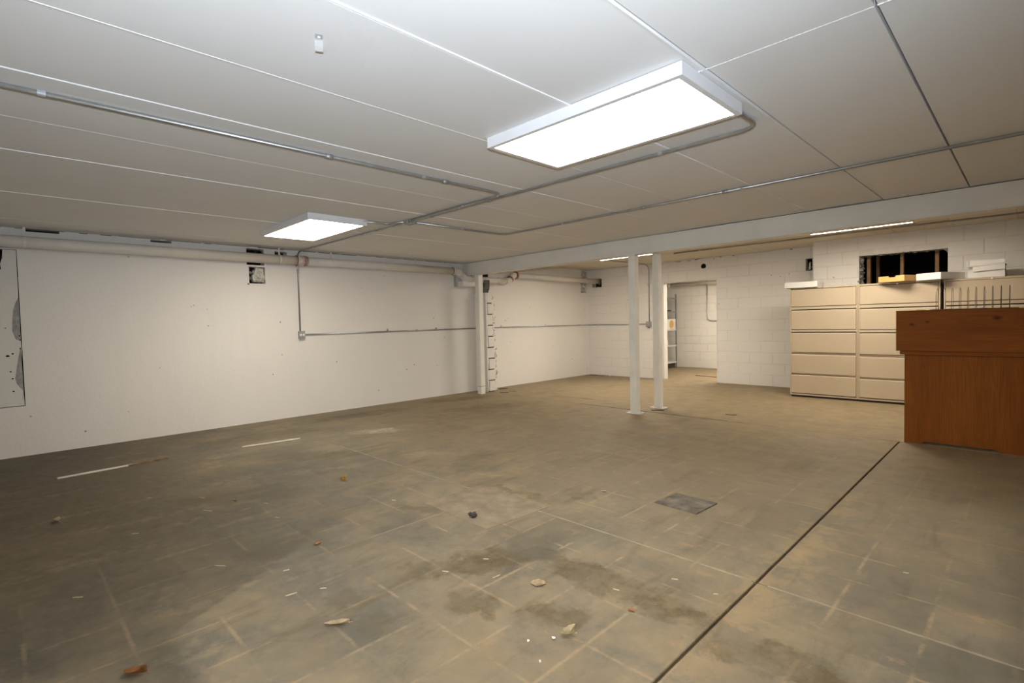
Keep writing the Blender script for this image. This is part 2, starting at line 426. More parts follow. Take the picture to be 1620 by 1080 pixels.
def adopt(parent, *objs):
    """children were built in world space; keep them there"""
    bpy.context.view_layer.update()
    for o in objs:
        o.parent = parent; o.matrix_parent_inverse = parent.matrix_world.inverted()
def settle(parent):
    bpy.context.view_layer.update()
    for o in parent.children: o.matrix_parent_inverse = parent.matrix_world.inverted()

def holed_wall(name, axis, pos, sgn, u0, u1, v0, v1, holes, depth, thick, mat, void='void'):
    """wall face across `axis` at `pos`, facing sgn; rectangular holes (ua,ub,va,vb[,depth]) cut into it"""
    us = sorted({u0, u1, *[h[0] for h in holes], *[h[1] for h in holes]})
    vv = sorted({v0, v1, *[h[2] for h in holes], *[h[3] for h in holes]})
    us = [u for u in us if u0 <= u <= u1]; vv = [v for v in vv if v0 <= v <= v1]
    bm = bmesh.new(); cache = {}
    def V(u, v, d):
        k = (round(u, 5), round(v, 5), round(d, 5))
        if k not in cache:
            q = pos - sgn * d
            cache[k] = bm.verts.new((q, u, v) if axis == 'x' else (u, q, v))
        return cache[k]
    def hole(i, j):
        if i < 0 or j < 0 or i >= len(us) - 1 or j >= len(vv) - 1: return None
        cu = (us[i] + us[i + 1]) / 2; cv = (vv[j] + vv[j + 1]) / 2
        for h in holes:
            if h[0] < cu < h[1] and h[2] < cv < h[3]: return h
        return None
    cav = []
    for i in range(len(us) - 1):
        for j in range(len(vv) - 1):
            h = hole(i, j); a, b, c, d = us[i], us[i + 1], vv[j], vv[j + 1]
            if not h:
                bm.faces.new((V(a, c, 0), V(b, c, 0), V(b, d, 0), V(a, d, 0)))
                bm.faces.new((V(a, c, thick), V(b, c, thick), V(b, d, thick), V(a, d, thick)))
                for (di, dj, e) in ((-1, 0, (a, c, a, d)), (1, 0, (b, c, b, d)), (0, -1, (a, c, b, c)), (0, 1, (a, d, b, d))):
                    ii, jj = i + di, j + dj
                    out_ = ii < 0 or jj < 0 or ii >= len(us) - 1 or jj >= len(vv) - 1
                    if out_ or hole(ii, jj):
                        bm.faces.new((V(e[0], e[1], 0), V(e[2], e[3], 0), V(e[2], e[3], thick), V(e[0], e[1], thick)))
    o = bmobj(name, bm, mat)
    for h in holes:
        dp = h[4] if len(h) > 4 else depth
        if dp is None: continue
        q0 = pos - sgn * dp; q1 = pos - sgn * thick * 0.999
        lo, hi = min(q0, q1), max(q0, q1)
        if axis == 'x': box('cavity', (lo, h[0], h[2]), (hi, h[1], h[3]), void, o)
        else: box('cavity', (h[0], lo, h[2]), (h[1], hi, h[3]), void, o)
    return o

# ================================================================== THE SETTING
# ---- floor: slabs with a recessed open joint, on a dark bed
JX = 6.343; JY = 6.18; JF = 2.483
fl_o = struct(box('floor', (-0.3, YB - 0.3, -0.25), (X1 + 0.3, 13.0, -0.05), 'gap'), 'stained grey concrete floor with sandy dust and an open joint', 'floor')
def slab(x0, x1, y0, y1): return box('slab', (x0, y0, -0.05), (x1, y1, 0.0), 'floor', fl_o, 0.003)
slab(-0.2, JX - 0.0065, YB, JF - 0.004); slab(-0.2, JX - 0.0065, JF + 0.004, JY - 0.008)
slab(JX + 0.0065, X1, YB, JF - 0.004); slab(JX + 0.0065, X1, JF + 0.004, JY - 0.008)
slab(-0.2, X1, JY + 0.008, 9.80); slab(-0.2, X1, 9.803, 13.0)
box('joint_filler', (2.15, JF - 0.005, -0.05), (JX - 0.02, JF + 0.005, 0.0008), 'filler', fl_o)
box('joint_filler', (JX + 0.05, JF - 0.004, -0.05), (X1, JF + 0.004, -0.0004), 'filler', fl_o)
box('joint_filler', (-0.2, JF - 0.004, -0.05), (2.15, JF + 0.004, -0.001), 'floor', fl_o)
box('joint_filler', (JX - 0.0065, YB, -0.05), (JX + 0.0065, JY - 0.008, -0.016), 'sand', fl_o)
# crumbled seam to the back bay
box('joint_filler', (4.9, JY - 0.008, -0.05), (6.2, JY + 0.008, -0.002), 'filler', fl_o)
box('joint_filler', (-0.2, JY - 0.008, -0.05), (2.6, JY + 0.008, -0.001), 'floor', fl_o)
rg = random.Random(29); up_ = []; dn_ = []
for k in range(27):      # crumbled tar seal along the seam under the posts
    x_ = 2.45 + k * 0.085; up_.append((x_, JY + rg.uniform(0.006, 0.020))); dn_.append((x_, JY - rg.uniform(0.006, 0.020)))
prism('seam_seal', up_ + dn_[::-1], 'z', 0.0001, 0.0015, 'strip', fl_o)
prism('cover_plate', [(5.445, 3.118), (5.752, 3.100), (5.768, 3.372), (5.47, 3.385)], 'z', 0.0002, 0.007, 'plate', fl_o)['label'] = 'square grey metal cover plate set in the floor'
prism('patch', [(4.27, 2.06), (4.93, 2.05), (4.96, 2.58), (4.25, 2.60)], 'z', 0.0001, 0.0022, 'patch', fl_o)['label'] = 'sandy square concrete patch'

# ---- left wall with broken openings
L_HOLES = [(0.24, 0.50, 2.292, H + 0.1), (1.30, 1.51, 2.283, 2.308), (2.70, 2.865, 2.243, 2.285),
           (2.34, 2.56, 2.083, 2.298), (2.36, 2.565, 1.842, 2.060, 0.11), (5.775, 5.835, 1.90, 2.10),
           (9.43, 9.64, 1.885, 2.115, 0.10), (9.46, 9.66, 2.215, 2.375, 0.08), (-1.0, 0.165, 0.512, 2.10, 0.06)]
wl = struct(holed_wall('wall_left', 'x', 0.0, 1, YB - 0.2, YW + 0.3, -0.04, 2.62, L_HOLES, 0.14, 0.2, 'wall'),
            'long off-white painted concrete wall with the white pipe along its top', 'wall')
# filled-in opening at the far left, its edge cracked away from the wall
rg = random.Random(3)
pts = [(-1.0, 0.516), (0.1605, 0.519)]
for k in range(1, 14):
    z = 0.519 + k * (2.096 - 0.519) / 14
    bite = 0.0
    if 0.62 < z < 1.02: bite = 0.012
    pts.append((0.1605 - rg.uniform(0, 0.003) - bite * rg.uniform(0.2, 0.6), z))
pts += [(0.1605, 2.096), (0.062, 2.096), (0.058, 2.02), (0.040, 1.95), (0.045, 1.90), (0.02, 1.875), (-0.22, 1.87), (-0.22, 2.096), (-1.0, 2.096)]
inf = prism('infill_panel', pts, 'x', -0.055, -0.002, 'infill', wl); inf['label'] = 'cracked infill panel of a closed opening'
rubble('broken_edge', (-0.03, -0.02, 1.88), (-0.008, 0.075, 2.05), 9, 0.022, 'soot', wl, 5)
# grey spots where paint and skim have fallen off the infill
def blob(name, y, z, ry, rz, mat, parent, x=0.0, n=11, seed=0, th=0.0015):
    g = random.Random(seed)
    p_ = [(y + math.cos(2 * math.pi * k / n) * ry * g.uniform(0.6, 1.15), z + math.sin(2 * math.pi * k / n) * rz * g.uniform(0.75, 1.1)) for k in range(n)]
    return prism(name, p_, 'x', x, x + th, mat, parent)
MT['skim'] = mat_plain('bare_skim', (0.30, 0.30, 0.285), 0.9, var=0.3, scale=18)
prism('bare_patch', [(0.158, 1.62), (0.158, 1.17), (0.12, 1.2), (0.098, 1.28), (0.105, 1.4), (0.115, 1.5), (0.14, 1.58)], 'x', -0.002, -0.0008, 'skim', wl)
prism('bare_patch', [(0.155, 1.12), (0.157, 0.66), (0.135, 0.70), (0.11, 0.745), (0.10, 0.80), (0.115, 0.9), (0.13, 1.0)], 'x', -0.002, -0.0008, 'skim', wl)
for k, (y, z, r) in enumerate([(0.055, 1.03, 0.014), (0.093, 1.05, 0.011), (0.070, 0.87, 0.008), (0.082, 0.80, 0.010), (0.083, 0.67, 0.010), (0.052, 1.31, 0.006)]):
    blob('anchor_hole', y, z, r, r * 0.8, 'void', wl, -0.002, 9, k, 0.0014)
for k, (y, z) in enumerate([(0.150, 1.23), (0.152, 1.19), (0.150, 1.10)]):
    blob('anchor_hole', y, z, 0.006, 0.008, 'void', wl, -0.0018, 8, k + 30, 0.0016)
# broken block sitting in the square recess, with a plaster rim around it
rub = rubble('broken_block', (-0.10, 2.45, 1.90), (-0.04, 2.54, 2.02), 9, 0.06, 'rubble', wl, 11)
prism('block_face', [(2.43, 1.865), (2.555, 1.862), (2.552, 2.045), (2.46, 2.055), (2.445, 2.0), (2.41, 1.93)], 'x', -0.10, -0.028, 'rubble', wl)
rubble('broken_edge', (-0.09, 2.36, 1.86), (-0.05, 2.41, 2.05), 12, 0.03, 'rubble_d', wl, 12)
boxes('plaster_rim', [((0, 2.338, 1.822), (0.004, 2.362, 2.05)), ((0, 2.338, 1.822), (0.004, 2.592, 1.842)), ((0, 2.566, 1.842), (0.004, 2.592, 2.06))], 'wall', wl, 0.002)
# soot licked up over the hole behind the pipe
rubble('broken_edge', (-0.05, 2.47, 2.22), (-0.015, 2.56, 2.29), 10, 0.022, 'soot', wl, 13)
rubble('broken_masonry', (-0.07, 9.44, 1.90), (-0.005, 9.63, 2.10), 40, 0.036, 'rubble', wl, 14)
rubble('broken_masonry', (-0.05, 9.47, 2.22), (-0.005, 9.60, 2.36), 30, 0.034, 'rubble', wl, 15)
rg = random.Random(17); bm = bmesh.new(); yy_ = Y0 + 0.05
while yy_ < 5.9:      # ragged dark gap where the planks meet the wall
    l_ = rg.uniform(0.05, 0.4); hh = rg.uniform(0.002, 0.007)
    addbox(bm, (-0.001, yy_, H - hh), (0.003, yy_ + l_, H + 0.002)); yy_ += l_ + rg.uniform(0.0, 0.12)
bmobj('ceiling_gap', bm, 'gap', wl)
# wall stub: smooth side, broken ends of blocks showing
stub = struct(box('wall_stub', (-0.02, 6.24, -0.02), (0.300, 6.44, 1.795), 'wall'), 'stub of a removed block wall showing broken block ends beside the post', 'wall')
rg = random.Random(21)
for k in range(9):
    z0 = k * 0.2; z1 = z0 + 0.19
    dx = [0.028, 0.012, 0.03, 0.010, 0.028, 0.022, 0.008, 0.028, 0.018][k]
    wy = [0.155, 0.19, 0.165, 0.20, 0.17, 0.155, 0.165, 0.155, 0.14][k]
    ys = 6.243 + [0.02, 0.012, 0.02, 0.0, 0.012, 0.0, 0.012, 0.018, 0.012][k]
    o = box('block', (0.295, ys + 0.012, z0 + 0.012), (0.300 + dx, ys + wy, z1), 'block', stub, 0.006)
    # ragged leftover shell behind the block end
    rubble('broken_edge', (0.285, ys + wy - 0.01, z0 + 0.03), (0.315, ys + wy + 0.05 * rg.uniform(0.4, 1.0), z1 - 0.02), 7, 0.030, 'block', stub, 40 + k)
    box('joint', (0.296, 6.262, z0 - 0.006), (0.302, 6.262 + wy * 0.9, z0 + 0.012), 'gap', stub)
prism('mortar_edge', [(6.236 + rg.uniform(0, 0.02), 0.0)] + [(6.25 + rg.uniform(0.0, 0.028), 0.06 * k) for k in range(1, 30)] + [(6.238, 1.79), (6.237, 0.0)], 'x', 0.290, 0.314, 'wall', stub)
boxes('ledge', [((-0.02, 5.835, 1.905), (0.17, 6.30, 2.0))], 'wall', stub, 0.012)
prism('flashing', [(0.02, 1.81), (0.20, 1.81), (0.235, 1.86), (0.25, 1.94), (0.25, 2.03), (0.24, 2.03), (0.235, 1.94), (0.215, 1.87), (0.19, 1.825), (0.02, 1.82)], 'y', 6.27, 6.40, 'plate', stub)  # flashing; its dark colour takes in the shade of the gap
box('cavity', (0.0, 6.46, 1.80), (0.10, 6.50, 2.30), 'soot', stub)  # solid dark box painting the shade of the gap at the stub top

# ---- back wall: painted blocks on a backing, with the doorway
DX0, DX1, DZ = 1.885, 3.0, 1.985
wb = struct(holed_wall('wall_back', 'y', YW + 0.004, -1, -0.2, 5.1, -0.04, 2.62, [(DX0, DX1, -0.05, DZ, None), (0.10, 0.36, 2.0, 2.19, 0.12), (4.53, 4.63, 2.0, 2.205, 0.10)], 0.1, 0.13, 'mortar'),
            'off-white painted block wall with the open doorway', 'wall')
def course_blocks(parent, x0, x1, y, z0, z1, holes, modx=0.4, modz=0.2, mat='block', phase=0.0, d=0.006):
    """painted blocks standing a little proud of the mortar; front face at y"""
    nz = int(round((z1 - z0) / modz)); cache = {}
    for j in range(nz):
        a = z0 + j * modz + 0.005; b = z0 + (j + 1) * modz - 0.005
        x = x0 - (modx / 2 if j % 2 else 0) - phase
        while x < x1:
            segs = [(max(x, x0) + 0.005, min(x + modx, x1) - 0.005)]
            for (hx0, hx1, hz0, hz1) in holes:
                if b <= hz0 or a >= hz1: continue
                ns = []
                for (p, q) in segs:
                    if q <= hx0 or p >= hx1: ns.append((p, q)); continue
                    if p < hx0 - 0.02: ns.append((p, hx0))
                    if q > hx1 + 0.02: ns.append((hx1, q))
                segs = ns
            for (p, q) in segs:
                if q - p < 0.03: continue
                bb = b
                for (hx0, hx1, hz0, hz1) in holes:
                    pass
                w = round(q - p, 3); hgt = round(bb - a, 3)
                if (w, hgt) not in cache:
                    bm = bmesh.new(); addbox(bm, (0, 0, 0), (w, d + 0.01, hgt), 0.0025)
                    bmesh.ops.recalc_face_normals(bm, faces=bm.faces)
                    me = bpy.data.meshes.new('block'); bm.to_mesh(me); bm.free(); me.materials.append(MT[mat]); cache[(w, hgt)] = me
                o = bpy.data.objects.new('block', cache[(w, hgt)]); COL.objects.link(o); o.parent = parent
                o.location = (p, y + rnd.uniform(0, 0.0012), a)
            x += modx
# round vent hole high beside the door: its place is kept free of blocks and filled by a cut block
VX, VZ = 2.746, 2.245
course_blocks(wb, 0.0, 4.80, YW, 0.0, 2.4, [(DX0, DX1, -0.1, DZ), (0.10, 0.36, 2.0, 2.19), (VX - 0.14, VX + 0.14, 2.2, 2.4), (4.53, 4.63, 2.0, 2.205)])
def cut_block(name, x0, x1, z0, z1, y, cx, cz, r, mat, parent, d=0.03, n=20):
    bm = bmesh.new(); F = []; 
    ang = [2 * math.pi * (k + 0.5) / n for k in range(n)]
    inn = [bm.verts.new((cx + r * math.cos(a), y, cz + r * math.sin(a))) for a in ang]
    inb = [bm.verts.new((cx + r * math.cos(a), y + d, cz + r * math.sin(a))) for a in ang]
    out_ = []
    for a in ang:
        c, s = math.cos(a), math.sin(a)
        t = min((x1 - cx) / c if c > 0 else (x0 - cx) / c, (z1 - cz) / s if s > 0 else (z0 - cz) / s)
        out_.append(bm.verts.new((cx + c * t, y, cz + s * t)))
    for k in range(n):
        m = (k + 1) % n
        bm.faces.new((inn[k], inn[m], out_[m], out_[k])); bm.faces.new((inn[k], inn[m], inb[m], inb[k]))
    return bmobj(name, bm, mat, parent)
cut_block('block', VX - 0.138, VX + 0.138, 2.205, 2.395, YW - 0.001, VX, VZ, 0.052, 'block', wb)
bm = bmesh.new(); bmesh.ops.create_circle(bm, cap_ends=True, segments=20, radius=0.051, matrix=Matrix.Translation((VX, YW + 0.0035, VZ)) @ Matrix.Rotation(math.pi / 2, 4, 'X'))
bmobj('vent_hole', bm, 'void', wb)
rubble('broken_edge', (0.13, YW - 0.004, 2.01), (0.34, YW + 0.03, 2.06), 8, 0.02, 'rubble_d', wb, 51)
rubble('broken_edge', (4.53, YW + 0.02, 2.0), (4.62, YW + 0.05, 2.08), 8, 0.018, 'rubble_d', wb, 52)
tube('cut_pipe_end', fillet([(4.585, YW + 0.06, 2.14), (4.60, YW - 0.02, 2.12), (4.60, YW - 0.03, 2.02)], 0.05), 0.014, 'paper_grey', wb)
for k, (cx_, cz_, w_) in enumerate([(2.22, 2.386, 0.16), (2.45, 2.378, 0.10), (2.62, 2.392, 0.12), (2.95, 2.372, 0.025), (3.08, 2.388, 0.06), (3.32, 2.384, 0.05), (4.30, 2.392, 0.06), (1.2, 2.394, 0.3)]):
    g_ = random.Random(200 + k); q_ = [(cx_ - w_ / 2, cz_)] + [(cx_ - w_ / 2 + w_ * j / 5, cz_ - g_.uniform(0.002, 0.012)) for j in range(1, 5)] + [(cx_ + w_ / 2, cz_)] + [(cx_ + w_ / 2 - w_ * j / 5, cz_ + g_.uniform(0.001, 0.006)) for j in range(1, 5)]
    prism('chipped_edge', q_, 'y', YW - 0.001, YW + 0.003, 'gap', wb)
# lintel line over the doorway
box('lintel', (DX0 - 0.05, YW - 0.004, DZ - 0.008), (DX1 + 0.005, YW + 0.14, DZ + 0.004), 'block', wb, 0.002)
boxes('jamb', [((DX0 - 0.004, YW - 0.003, 0.0), (DX0 + 0.008, YW + 0.14, DZ - 0.008)), ((DX1 - 0.008, YW - 0.003, 0.0), (DX1 + 0.004, YW + 0.14, DZ - 0.008))], 'block', wb, 0.002)

# ---- wall behind the filing cabinets, with the broken-out window hole
WX0, WX1, WZ0, WZ1 = 5.405, 6.425, 1.60, 2.115
wr = struct(holed_wall('wall_right_back', 'y', YR + 0.004, -1, XR, X1, -0.04, 2.62, [(WX0, WX1, WZ0, WZ1, None)], 0.1, 0.16, 'mortar'),
            'painted block wall behind the filing cabinets with a broken-out hole', 'wall')
course_blocks(wr, XR, X1, YR, 1.0, 2.4, [(WX0, WX1, WZ0, WZ1)], phase=0.2)
box('return', (XR, YR + 0.164, -0.04), (XR + 0.15, YW + 0.2, 2.62), 'mortar', wr)
# broken concrete lining the hole
bm = bmesh.new(); rg = random.Random(61)
for k in range(22): chunk(bm, (WX0 + rg.uniform(0.0, 0.03), YR + rg.uniform(0.02, 0.15), WZ0 + 0.06 + k * 0.021), (0.035, 0.05, 0.035), rg)
bmobj('broken_concrete', bm, 'rubble_d', wr)
bm = bmesh.new()
for k in range(38): chunk(bm, (WX0 + 0.03 + k * 0.0262, YR + rg.uniform(0.03, 0.14), WZ1 - rg.uniform(-0.005, 0.008)), (0.035, 0.05, 0.016), rg)
bmobj('broken_concrete', bm, 'rubble_d', wr)
prism('broken_corner', [(WX1 + 0.002, WZ1 + 0.002), (WX1 - 0.06, WZ1 + 0.002), (WX1 - 0.02, WZ1 - 0.03), (WX1 + 0.002, WZ1 - 0.07)], 'y', YR + 0.0, YR + 0.15, 'rubble_d', wr)
for (sx, w) in ((5.455, 0.045), (5.865, 0.040), (6.265, 0.045)):
    box('stud', (sx - w / 2 + 0.02, YR + 0.26, 1.2), (sx + w / 2 + 0.02, YR + 0.35, 2.4), 'stud', wr, 0.002)
box('stud', (5.46, YR + 0.90, 1.2), (5.50, YR + 0.99, 2.4), 'stud', wr, 0.002)
boxes('cavity', [((5.0, YR + 1.2, 1.1), (7.2, YR + 1.22, 2.5)), ((5.0, YR + 0.17, 1.1), (5.02, YR + 1.2, 2.5)), ((7.18, YR + 0.17, 1.1), (7.2, YR + 1.2, 2.5)),
                 ((5.0, YR + 0.17, 2.42), (7.2, YR + 1.2, 2.44)), ((5.0, YR + 0.17, 1.1), (7.2, YR + 1.2, 1.12))], 'void', wr)

# ---- walls out of the frame
struct(box('wall_right', (X1, YB - 0.2, -0.04), (X1 + 0.2, YW + 0.3, 2.62), 'wall'), 'off-white painted wall at the right end of the room', 'wall')
struct(holed_wall('wall_front', 'y', Y0, 1, 0.0, X1, -0.04, 2.62, [(5.84, 7.23, 0.93, 1.57, None)], 0.1, 0.15, 'wall'), 'unseen off-white partition behind the camera, its opening added to shape the bulb light', 'wall')  # unseen; opening sized so the added bulb lights only the near floor
struct(box('wall_far_front', (-0.2, YB - 0.2, -0.04), (X1, YB, 2.62), 'wall'), 'off-white end wall of the unseen room behind the camera', 'wall')
# room past the doorway
wi = struct(box('wall_inner', (0.2, 12.406, -0.04), (5.2, 12.55, 2.62), 'mortar'), 'painted block wall of the room past the doorway', 'wall')
course_blocks(wi, 0.4, 3.4, 12.40, 0.0, 2.4, [])
struct(box('wall_inner_left', (0.2, YW + 0.135, -0.04), (0.4, 12.4, 2.62), 'block'), 'painted side wall past the doorway behind the steel shelves', 'wall')
struct(box('wall_inner_right', (5.0, YW + 0.135, -0.04), (5.2, 12.4, 2.62), 'block'), 'painted side wall of the room past the doorway', 'wall')

# ---- ceilings of planks
ce = struct(box('ceiling', (-0.2, YB - 0.2, H + 0.05), (X1 + 0.2, 6.0, H + 0.2), 'gap'), 'grey-white ceiling of wide planks with caulked joints', 'ceiling')
JXS = [-0.1, 0.56, 1.185, 1.807, 2.43, 3.052, 3.683, 4.33, 4.963, 5.610, 6.246, 6.854, 7.49, 8.13, 8.77, X1 + 0.1]
GAPS = {6.246: 0.010, 6.854: 0.010, 7.49: 0.008, 4.33: 0.0025, 3.683: 0.004, 4.963: 0.004, 5.610: 0.004}
ZOFF = [0, 0.001, 0.0, 0.002, 0.0, 0.002, -0.001, 0.003, 0.0, 0.003, 0.0, 0.002, 0.0, 0.001, 0.0]
for i in range(len(JXS) - 1):
    a, b = JXS[i], JXS[i + 1]
    ga = GAPS.get(a, 0.003) / 2; gb = GAPS.get(b, 0.003) / 2
    spans = [(YB - 0.1, 5.985)]
    if a > 6.1: spans = [(YB - 0.1, 2.2115), (2.2145, 5.985)]
    for (y0, y1) in spans:
        box('plank', (a + ga, y0, H + ZOFF[i]), (b - gb, y1, H + 0.06), 'ceil', ce, 0.0015)
def bead(x, y0, y1, w, drop):
    prism('caulk_bead', [(x - w, H + 0.006), (x - w * 0.5, H - drop), (x + w * 0.5, H - drop), (x + w, H + 0.006)], 'y', y0, y1, 'bead', ce)
bead(3.690, Y0, 5.98, 0.013, 0.002); bead(4.968, Y0, 5.98, 0.007, 0.0015); bead(5.615, Y0, 5.98, 0.007, 0.0015)
bead(3.052, Y0, 5.98, 0.006, 0.002); bead(1.807, Y0, 5.98, 0.005, 0.002); bead(2.43, Y0, 5.98, 0.003, 0.0)
bead(6.236, 0.5, 3.0, 0.006, 0.002); bead(4.329, Y0, 5.98, 0.0015, -0.001)
rg = random.Random(71); bm = bmesh.new(); x = 6.10
while x < 6.92:
    l = rg.uniform(0.008, 0.03); addbox(bm, (x, 2.2105, H - 0.0015), (x + l, 2.2165, H + 0.004)); x += l + rg.uniform(0.002, 0.016)
bmobj('caulk_bead', bm, 'bead', ce)
cb = struct(box('ceiling_back', (-0.2, 6.05, H2 + 0.05), (X1 + 0.2, 13.0, H2 + 0.2), 'gap'), 'plank ceiling of the back bay beyond the beam, warm bounce light in its colour', 'ceiling')
for i in range(len(JXS) - 1):
    for (y0, y1) in ((6.12, 8.52), (8.53, YW + 0.1), (YW + 0.2, 13.0)):
        box('plank', (JXS[i] + 0.25, y0, H2 + rnd.uniform(0, 0.003)), (JXS[i + 1] + 0.247, y1, H2 + 0.06), 'ceil_bounce', cb, 0.003)
box('plank', (-0.1, 6.12, H2), (0.148, YW, H2 + 0.06), 'ceil_bounce', cb, 0.003)

# ---- steel beam on its posts
bt = tag(empty('ceiling_beam', (4.7, 6.03, 2.10)), 'grey-white painted steel beam spanning under the ceiling on the posts', 'beam')
o1 = boxes('web', [((0.02, 5.985, 2.112), (X1, 6.0, H2 + 0.04))], 'beam')
o2 = box('lower_flange', (0.02, 5.95, 2.098), (X1, 6.11, 2.112), 'beam', None, 0.003)
o3 = box('upper_flange', (0.02, 5.955, H - 0.018), (X1, 6.06, H - 0.007), 'beam', None, 0.002)
o4 = box('face_plate', (0.02, 5.962, 2.112), (X1, 5.985, H - 0.016), 'beam')
o5 = box('top_gap', (4.0, 5.972, H - 0.0065), (X1, 5.984, H), 'gap')
adopt(bt, o1, o2, o3, o4, o5)

def post(x, y, w, d, ztop, label, plate=True, wing=0.055):
    t = tag(empty('steel_post', (x + w / 2, y + d / 2, 0.0)), label, 'post', 'painted steel posts')
    parts = [box('shaft', (x, y, 0.012 if plate else 0.0), (x + w, y + d, ztop), 'post', None, 0.007, 2)]
    if plate:
        parts.append(box('base_plate', (x - wing, y - wing * 0.4, 0.0), (x + w + wing, y + d + wing * 0.4, 0.012), 'post', None, 0.002))
        for sx in (x - wing * 0.6, x + w + wing * 0.6):
            bm = bmesh.new()
            bmesh.ops.create_cone(bm, cap_ends=True, segments=6, radius1=0.011, radius2=0.011, depth=0.012, matrix=Matrix.Translation((sx, y + d / 2, 0.018)))
            parts.append(bmobj('anchor_bolt', bm, 'post'))
    parts.append(box('cap_plate', (x - 0.02, y - 0.01, ztop - 0.008), (x + w + 0.02, y + d + 0.01, ztop), 'post', None, 0.001))
    adopt(t, *parts); return t
pA = post(3.474, 5.93, 0.100, 0.098, 2.098, 'steel post in front of the dark floor seam, nearer of the middle pair')
pB = post(3.503, 6.49, 0.095, 0.098, 2.395, 'steel post behind the dark floor seam, farther of the middle pair')
pC = post(0.355, 5.955, 0.098, 0.098, 2.098, 'steel post beside the broken block stub at the left wall', False)
sp = box('splice_mark', (0.3545, 5.9545, 0.135), (0.4535, 6.0535, 0.141), 'strip', None)
adopt(pC, sp)

# ================================================================== LIGHTS
def led(x0, x1, y0, y1, z, label, mat='led'):
    t = tag(empty('led_panel_light', ((x0 + x1) / 2, (y0 + y1) / 2, z)), label, 'ceiling light', 'flat LED ceiling lights')
    r = 0.028; b = z - 0.058
    fr = boxes('frame', [((x0, y0, b), (x1, y0 + r, z)), ((x0, y1 - r, b), (x1, y1, z)), ((x0, y0 + r, b), (x0 + r, y1 - r, z)), ((x1 - r, y0 + r, b), (x1, y1 - r, z))], 'white')
    bk = box('back_pan', (x0 + 0.004, y0 + 0.004, z - 0.006), (x1 - 0.004, y1 - 0.004, z), 'white')
    df = box('diffuser', (x0 + r - 0.002, y0 + r - 0.002, b + 0.004), (x1 - r + 0.002, y1 - r + 0.002, b + 0.010), mat)
    adopt(t, fr, bk, df); return t
led(5.010, 6.213, 2.058, 2.685, H, 'large rectangular LED panel light, nearest on the ceiling')
led(1.245, 2.478, 2.09, 2.70, H, 'LED panel light on the ceiling close to the left wall')
led(1.62, 2.82, 7.33, 7.94, H2, 'LED panel light half hidden by the beam above the middle posts', 'led_b')
led(5.08, 6.24, 7.33, 7.94, H2, 'LED panel light half hidden by the beam above the filing cabinets', 'led_b')
led(2.5, 3.7, 10.55, 11.15, H2, 'LED panel light in the room past the doorway', 'led_i')

# unseen bulb, added to throw a pale lit area onto the floor through the opening
pl_ = root_at('added_lamp', (7.25, -3.6, H), 'unseen bare white bulb added behind the camera to light the floor', 'lamp')
bm = bmesh.new(); bmesh.ops.create_uvsphere(bm, u_segments=16, v_segments=10, radius=0.03, matrix=Matrix.Translation((7.25, -3.6, 2.215)))
bl_ = bmobj('bulb', bm, mat_emit('added_lamp_glow', (1.0, 0.98, 0.93), 20.0), None, True)
adopt(pl_, tube('cord', [(7.25, -3.6, H), (7.25, -3.6, 2.28)], 0.004, 'gap', None, 6), tube('socket', [(7.25, -3.6, 2.295), (7.25, -3.6, 2.24)], 0.02, 'gap', None, 12), bl_)
ld = bpy.data.lights.new('added_lamp_light', 'POINT'); ld.energy = ADDED_LAMP_W; ld.color = (1.0, 0.98, 0.93); ld.shadow_soft_size = 0.025
lo = bpy.data.objects.new('added_lamp_light', ld); COL.objects.link(lo); lo.location = (7.25, -3.6, 2.15)

# ================================================================== CONDUITS
CR = 0.0115
def strap(p, along, normal, w=0.028, reach=0.042):
    """one-hole strap over a conduit at p; `along` the run, `normal` away from the surface"""
    a = Vector(along).normalized(); n = Vector(normal).normalized(); s = a.cross(n)
    bm = bmesh.new(); p = Vector(p); prof = []  # strap profile
    for k in range(9):
        th = math.pi * k / 8
        prof.append(p + s * (CR + 0.002) * math.cos(th) + n * (CR + 0.002) * math.sin(th))
    prof = [p + s * (CR + 0.003) - n * CR] + prof + [p - s * (CR + 0.003) - n * (CR - 0.003), p - s * reach - n * (CR - 0.003)]
    va = [bm.verts.new(q - a * w / 2) for q in prof]; vb = [bm.verts.new(q + a * w / 2) for q in prof]
    for k in range(len(prof) - 1): bm.faces.new((va[k], va[k + 1], vb[k + 1], vb[k]))
    bmesh.ops.solidify(bm, geom=list(bm.faces), thickness=0.002)
    m = Matrix.Translation(p - s * (CR + 0.016) - n * (CR - 0.008)) @ n.to_track_quat('Z', 'Y').to_matrix().to_4x4()
    bmesh.ops.create_cone(bm, cap_ends=True, segments=8, radius1=0.007, radius2=0.005, depth=0.007, matrix=m)
    return bmobj('strap', bm, 'galv_strap')
def coupling(p, along, l=0.045, r=0.0155):
    a = Vector(along).normalized(); p = Vector(p)
    return tube('coupling', [p - a * l / 2, p + a * l / 2], r, 'galv_box')
def conduit(path, label, straps=(), couplings=(), bend=0.12, loc=None):
    t = tag(empty('conduit', loc or path[0]), label, 'conduit', 'galvanised conduits')
    parts = [tube('tube', path, CR, 'galv', None, 10, bend)]
    for s in straps: parts.append(strap(*s))
    for c in couplings: parts.append(coupling(*c))
    adopt(t, *parts); return t
ZC = H - CR - 0.005
X = (1, 0, 0); Y = (0, 1, 0); Z = (0, 0, 1); D = (0, 0, -1)
